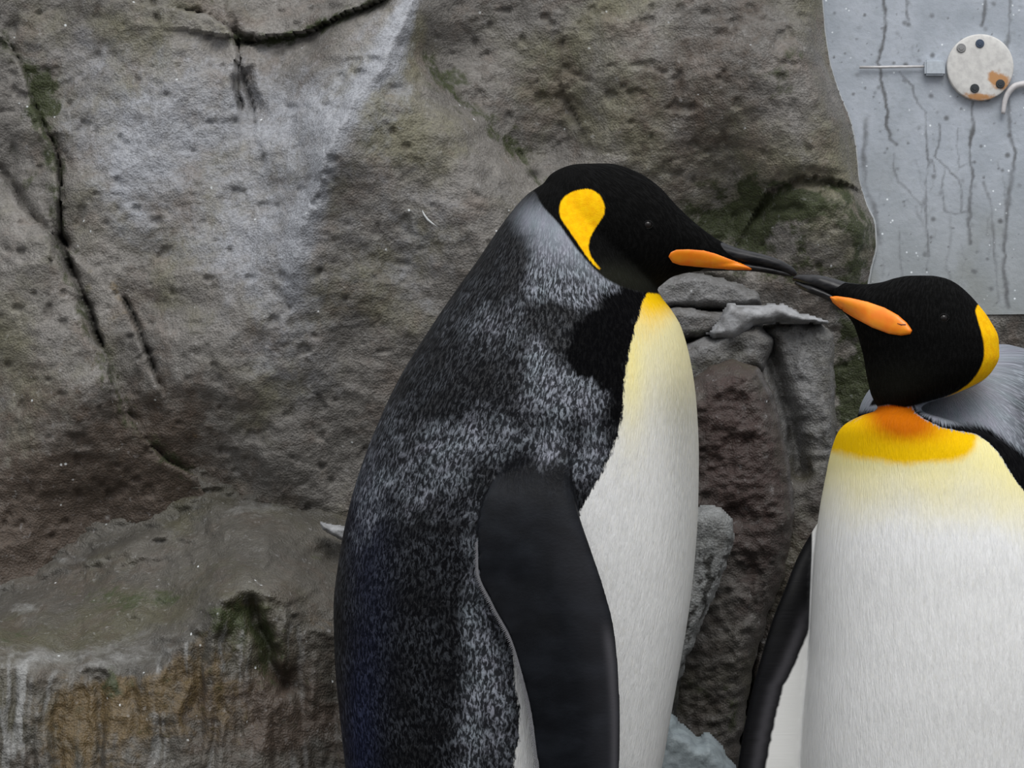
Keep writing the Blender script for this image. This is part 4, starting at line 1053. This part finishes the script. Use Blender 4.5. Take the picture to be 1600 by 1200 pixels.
def attrs_right(me):
    V = coords(me); N = normals(me)
    x, y = PX(V[:, 0], -.10), PY(V[:, 2], -.10)
    xh, yh = PX(V[:, 0], -.12), PY(V[:, 2], -.12)
    bib = [(1322, 655), (1330, 660), (1344, 652), (1362, 641), (1378, 634), (1400, 630), (1424, 636), (1428, 646), (1440, 656), (1462, 667), (1490, 673), (1522, 678), (1540, 690), (1556, 706), (1570, 730), (1584, 752), (1604, 775), (1640, 820), (1668, 900), (1684, 1000), (1690, 1200), (1640, 1700), (1300, 1700), (1215, 1200), (1235, 1060), (1256, 1020), (1262, 800), (1285, 660)]
    bsd = poly_sd(x, y, bib) * PXM
    front = (-.012 - V[:, 1]) + .10 * 0
    front = np.where(y < 700, -.020 - V[:, 1], .018 - V[:, 1])      # only the front half is white
    d_white = np.minimum(bsd, front)
    # black border around the bib on the shoulder side
    bandp = [(1340, 648), (1320, 640), (1300, 660), (1290, 720), (1286, 780), (1260, 900), (1240, 1080), (1300, 1700), (1640, 1700), (1720, 1200), (1740, 900), (1700, 800), (1640, 740), (1600, 708), (1575, 688), (1552, 672), (1530, 666), (1500, 664), (1470, 664), (1448, 654), (1432, 642), (1426, 634), (1400, 640)]
    d_band = poly_sd(x, y, bandp) * PXM
    d_band = np.where(y > 715, np.maximum(d_band, .02 - abs(V[:, 1] - .02)), d_band)
    d_band = np.where(d_white > -.0004, -.02, d_band)
    headp = [(1200, 400), (1560, 400), (1600, 470), (1575, 560), (1545, 592), (1520, 604), (1498, 614), (1468, 625), (1440, 632), (1424, 636), (1416, 637), (1390, 633), (1372, 637), (1362, 641), (1330, 640), (1200, 520)]
    d_head = poly_sd(xh, yh, headp) * PXM
    d_head = np.minimum(d_head, .010 - (V[:, 1] + .0))   # the nape behind is silver
    patch = [(1524, 474), (1600, 450), (1600, 600), (1490, 622), (1476, 624), (1500, 612), (1518, 598), (1532, 578), (1539, 556), (1537, 530), (1530, 505)]
    d_patch = poly_sd(xh, yh, chaikin(patch)) * PXM; d_patch = np.where(d_head > -.001, d_patch, -.02); d_patch = np.where(d_patch > 0, np.minimum(d_patch, d_head + .001), d_patch)
    d_patch = np.minimum(d_patch, -.012 - V[:, 1])
    # flipper
    fx, fy = PX(V[:, 0], -.0), PY(V[:, 2], -.0)
    lx = cubic([l[1] for l in R_LEAD], [l[0] for l in R_LEAD], fy)
    blx = cubic([r[0] for r in RT], [r[1] for r in RT], fy)
    d_flip = np.where((fy > 775), (blx - 4.5 - 3 * ss(880, 800, fy) - fx) * PXM, -.01)
    mir = PX(2 * .4188 - V[:, 0])                                    # the other wing, beyond the frame
    d_flip2 = np.where((fy > 775), (blx - 4.5 - mir) * PXM, -.01)
    d_flip = np.maximum(d_flip, d_flip2)
    strip_in = cubic([940, 985, 1020, 1050, 1070, 1100, 1140, 1200, 1400], [1275, 1262, 1246, 1232, 1221, 1213, 1204, 1193, 1180], fy) + 4 * (fbm(fx * 0, fy / 6, 88, 3) - .5)
    mx = np.minimum(fx, mir)
    d_under = np.where((V[:, 1] < yf_at(fy)) & (fy > 960), (mx - strip_in) * PXM, -.01)
    rim = np.exp(-((mx - (strip_in - 15)) / 9) ** 2) * ss(930, 990, fy) * .75
    th = np.arctan2(V[:, 1] - YB, (x - 1485)); fu = np.arctan2((V[:, 1] - YB) / .15, (x - 1485) / 225) * .14; fv = V[:, 2].copy()
    sil = np.full(len(x), .80) * ss(900, 700, y) + .25
    B = lambda *a: blob(x, y, *a)
    sil = sil + .1 * B(1480, 640, 60, 30) - .45 * ss(1560, 1610, x) * ss(560, 640, y)
    sil = np.where(d_flip > 0, 0, sil)
    mott = .12 + .5 * ss(1540, 1620, x) + .8 * (V[:, 1] > .12) * ss(650, 750, y); mott = np.clip(mott, 0, 1)
    edge = ss(692, 742, y + 13 * ((x - 1415) / 100) ** 2 + 14 * (fbm(x / 26, y / 26, 611, 3) - .5))
    gx = ss(1528, 1500, x + 10 * (fbm(x / 20, y / 20, 615, 3) - .5) + (y - 700) * .25)
    gold = (1 - edge) * (.25 + .95 * gx) + .25 * ss(760, 700, y) * blob(x, y, 1420, 700, 90, 60)
    cream = np.clip(.85 * ss(850, 700, y + 40 * (fbm(x / 50, y / 50, 620, 3) - .5) - 40 * ss(1500, 1620, x)), 0, 1)
    orange = 1.25 * blob(x, y, 1402, 634, 52, 38) + .55 * blob(x, y, 1425, 672, 80, 26)
    grey = .05 + .18 * ss(880, 1200, y) + .22 * blob(x, y, 1268, 900, 30, 260)  # shading of the lower belly and left side, painted into the white
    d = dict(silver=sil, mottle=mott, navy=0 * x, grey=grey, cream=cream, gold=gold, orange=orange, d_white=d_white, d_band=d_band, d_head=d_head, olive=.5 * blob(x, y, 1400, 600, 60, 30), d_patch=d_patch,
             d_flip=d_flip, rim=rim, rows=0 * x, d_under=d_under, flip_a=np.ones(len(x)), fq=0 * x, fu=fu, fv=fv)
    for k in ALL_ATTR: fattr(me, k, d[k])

def yf_at(fy): return cubic([l[1] for l in R_LEAD], R_YF, fy)

def penguin_right():
    body = torso(RT, 120, 2.15, 84); nape = torso(RN, 60, 2.0, 72); head = torso(RH, 70, 2.0, 60)
    snout = tb_loft(RB, 50, 48)
    fl = flipper_loft(R_LEAD, R_TRAIL, R_YF, R_TK)
    fr = (np.asarray(fl[0]) * np.array([-1, 1, 1]) + np.array([2 * .4188, 0, 0]), [tuple(reversed(f)) for f in fl[1]])
    me = fuse([body, nape, head, snout, fl, fr], .0021, 5)
    attrs_right(me)
    root = empty('king_penguin', (float(X_(1480)), 0, 0))
    tag(root, 'penguin facing forward with white front and orange bib, head turned to the left', 'penguin')
    b = link('body', me, M['peng_r'], root)
    up = tb_loft([(1345, 444, 1322, 474, .0150, YH), (1325, 441.5, 1306, 465, .0120, YH), (1305, 436, 1290, 458, .0100, YH), (1285, 431, 1274, 450, .0080, YH), (1266, 428.5, 1257, 444.5, .0062, YH + .004), (1250, 428.5, 1245, 440, .0044, YH + .010), (1240, 432, 1238, 438.5, .0026, YH + .014)], 60, 32)
    lo = tb_loft([(1322, 470, 1312, 486, .0120, YH), (1306, 461, 1298, 473, .0098, YH), (1290, 454, 1282, 464.5, .0080, YH), (1272, 447, 1264, 457.5, .0060, YH), (1256, 442, 1250, 450, .0040, YH + .006), (1244, 438, 1241, 443, .0018, YH + .012)], 60, 32)
    V, F = join([up, lo])
    bill = link('bill', mesh('bill', V, F), M['bill'], root); bill['label'] = 'black bill pointing up to the left'
    bvh = bvh_of([b.data, bill.data])
    for ys in (-1, 1):
        p = plate(bvh, [(1299, 463), (1308, 461.5), (1330, 465), (1356, 471.5), (1380, 481), (1400, 493), (1413, 505), (1421, 517), (1418, 523), (1404, 525), (1386, 522), (1362, 512), (1336, 496), (1316, 482), (1304, 472)], 0, ys, M['plate'], None, Yr=YH - .03, bulge=.0034, fade=13)
        if p: p.parent = bill; p['label'] = 'orange plate along the side of the bill'
        eye(bvh, 1474, 497, YH - .05, ys, root)
    pts = []
    for px, py in ((1398, 506), (1404, 508), (1411, 508), (1419, 507)):
        hit = bvh_of([bpy.data.objects['lower_mandible_plate.002'].data]).ray_cast(Vector((float(X_(px, YH - .03)), -.5, float(Z_(py, YH - .03)))), Vector((0, 1, 0)))[0]
        if hit: pts.append((hit.x, hit.y - .0001, hit.z))
    if len(pts) > 2:
        V, F = tube(pts, [.0003, .0006, .0006, .0006][:len(pts)], 8)
        g = link('gape_line', mesh('gape_line', V, F), plain('dark_gape', (.12, .02, .006), .4)); g.parent = bill
    foot(float(X_(1420)), -.11, -math.pi / 2 - .15, root); foot(float(X_(1550)), -.11, -math.pi / 2 + .15, root)
    return root
penguin_left()
penguin_right()
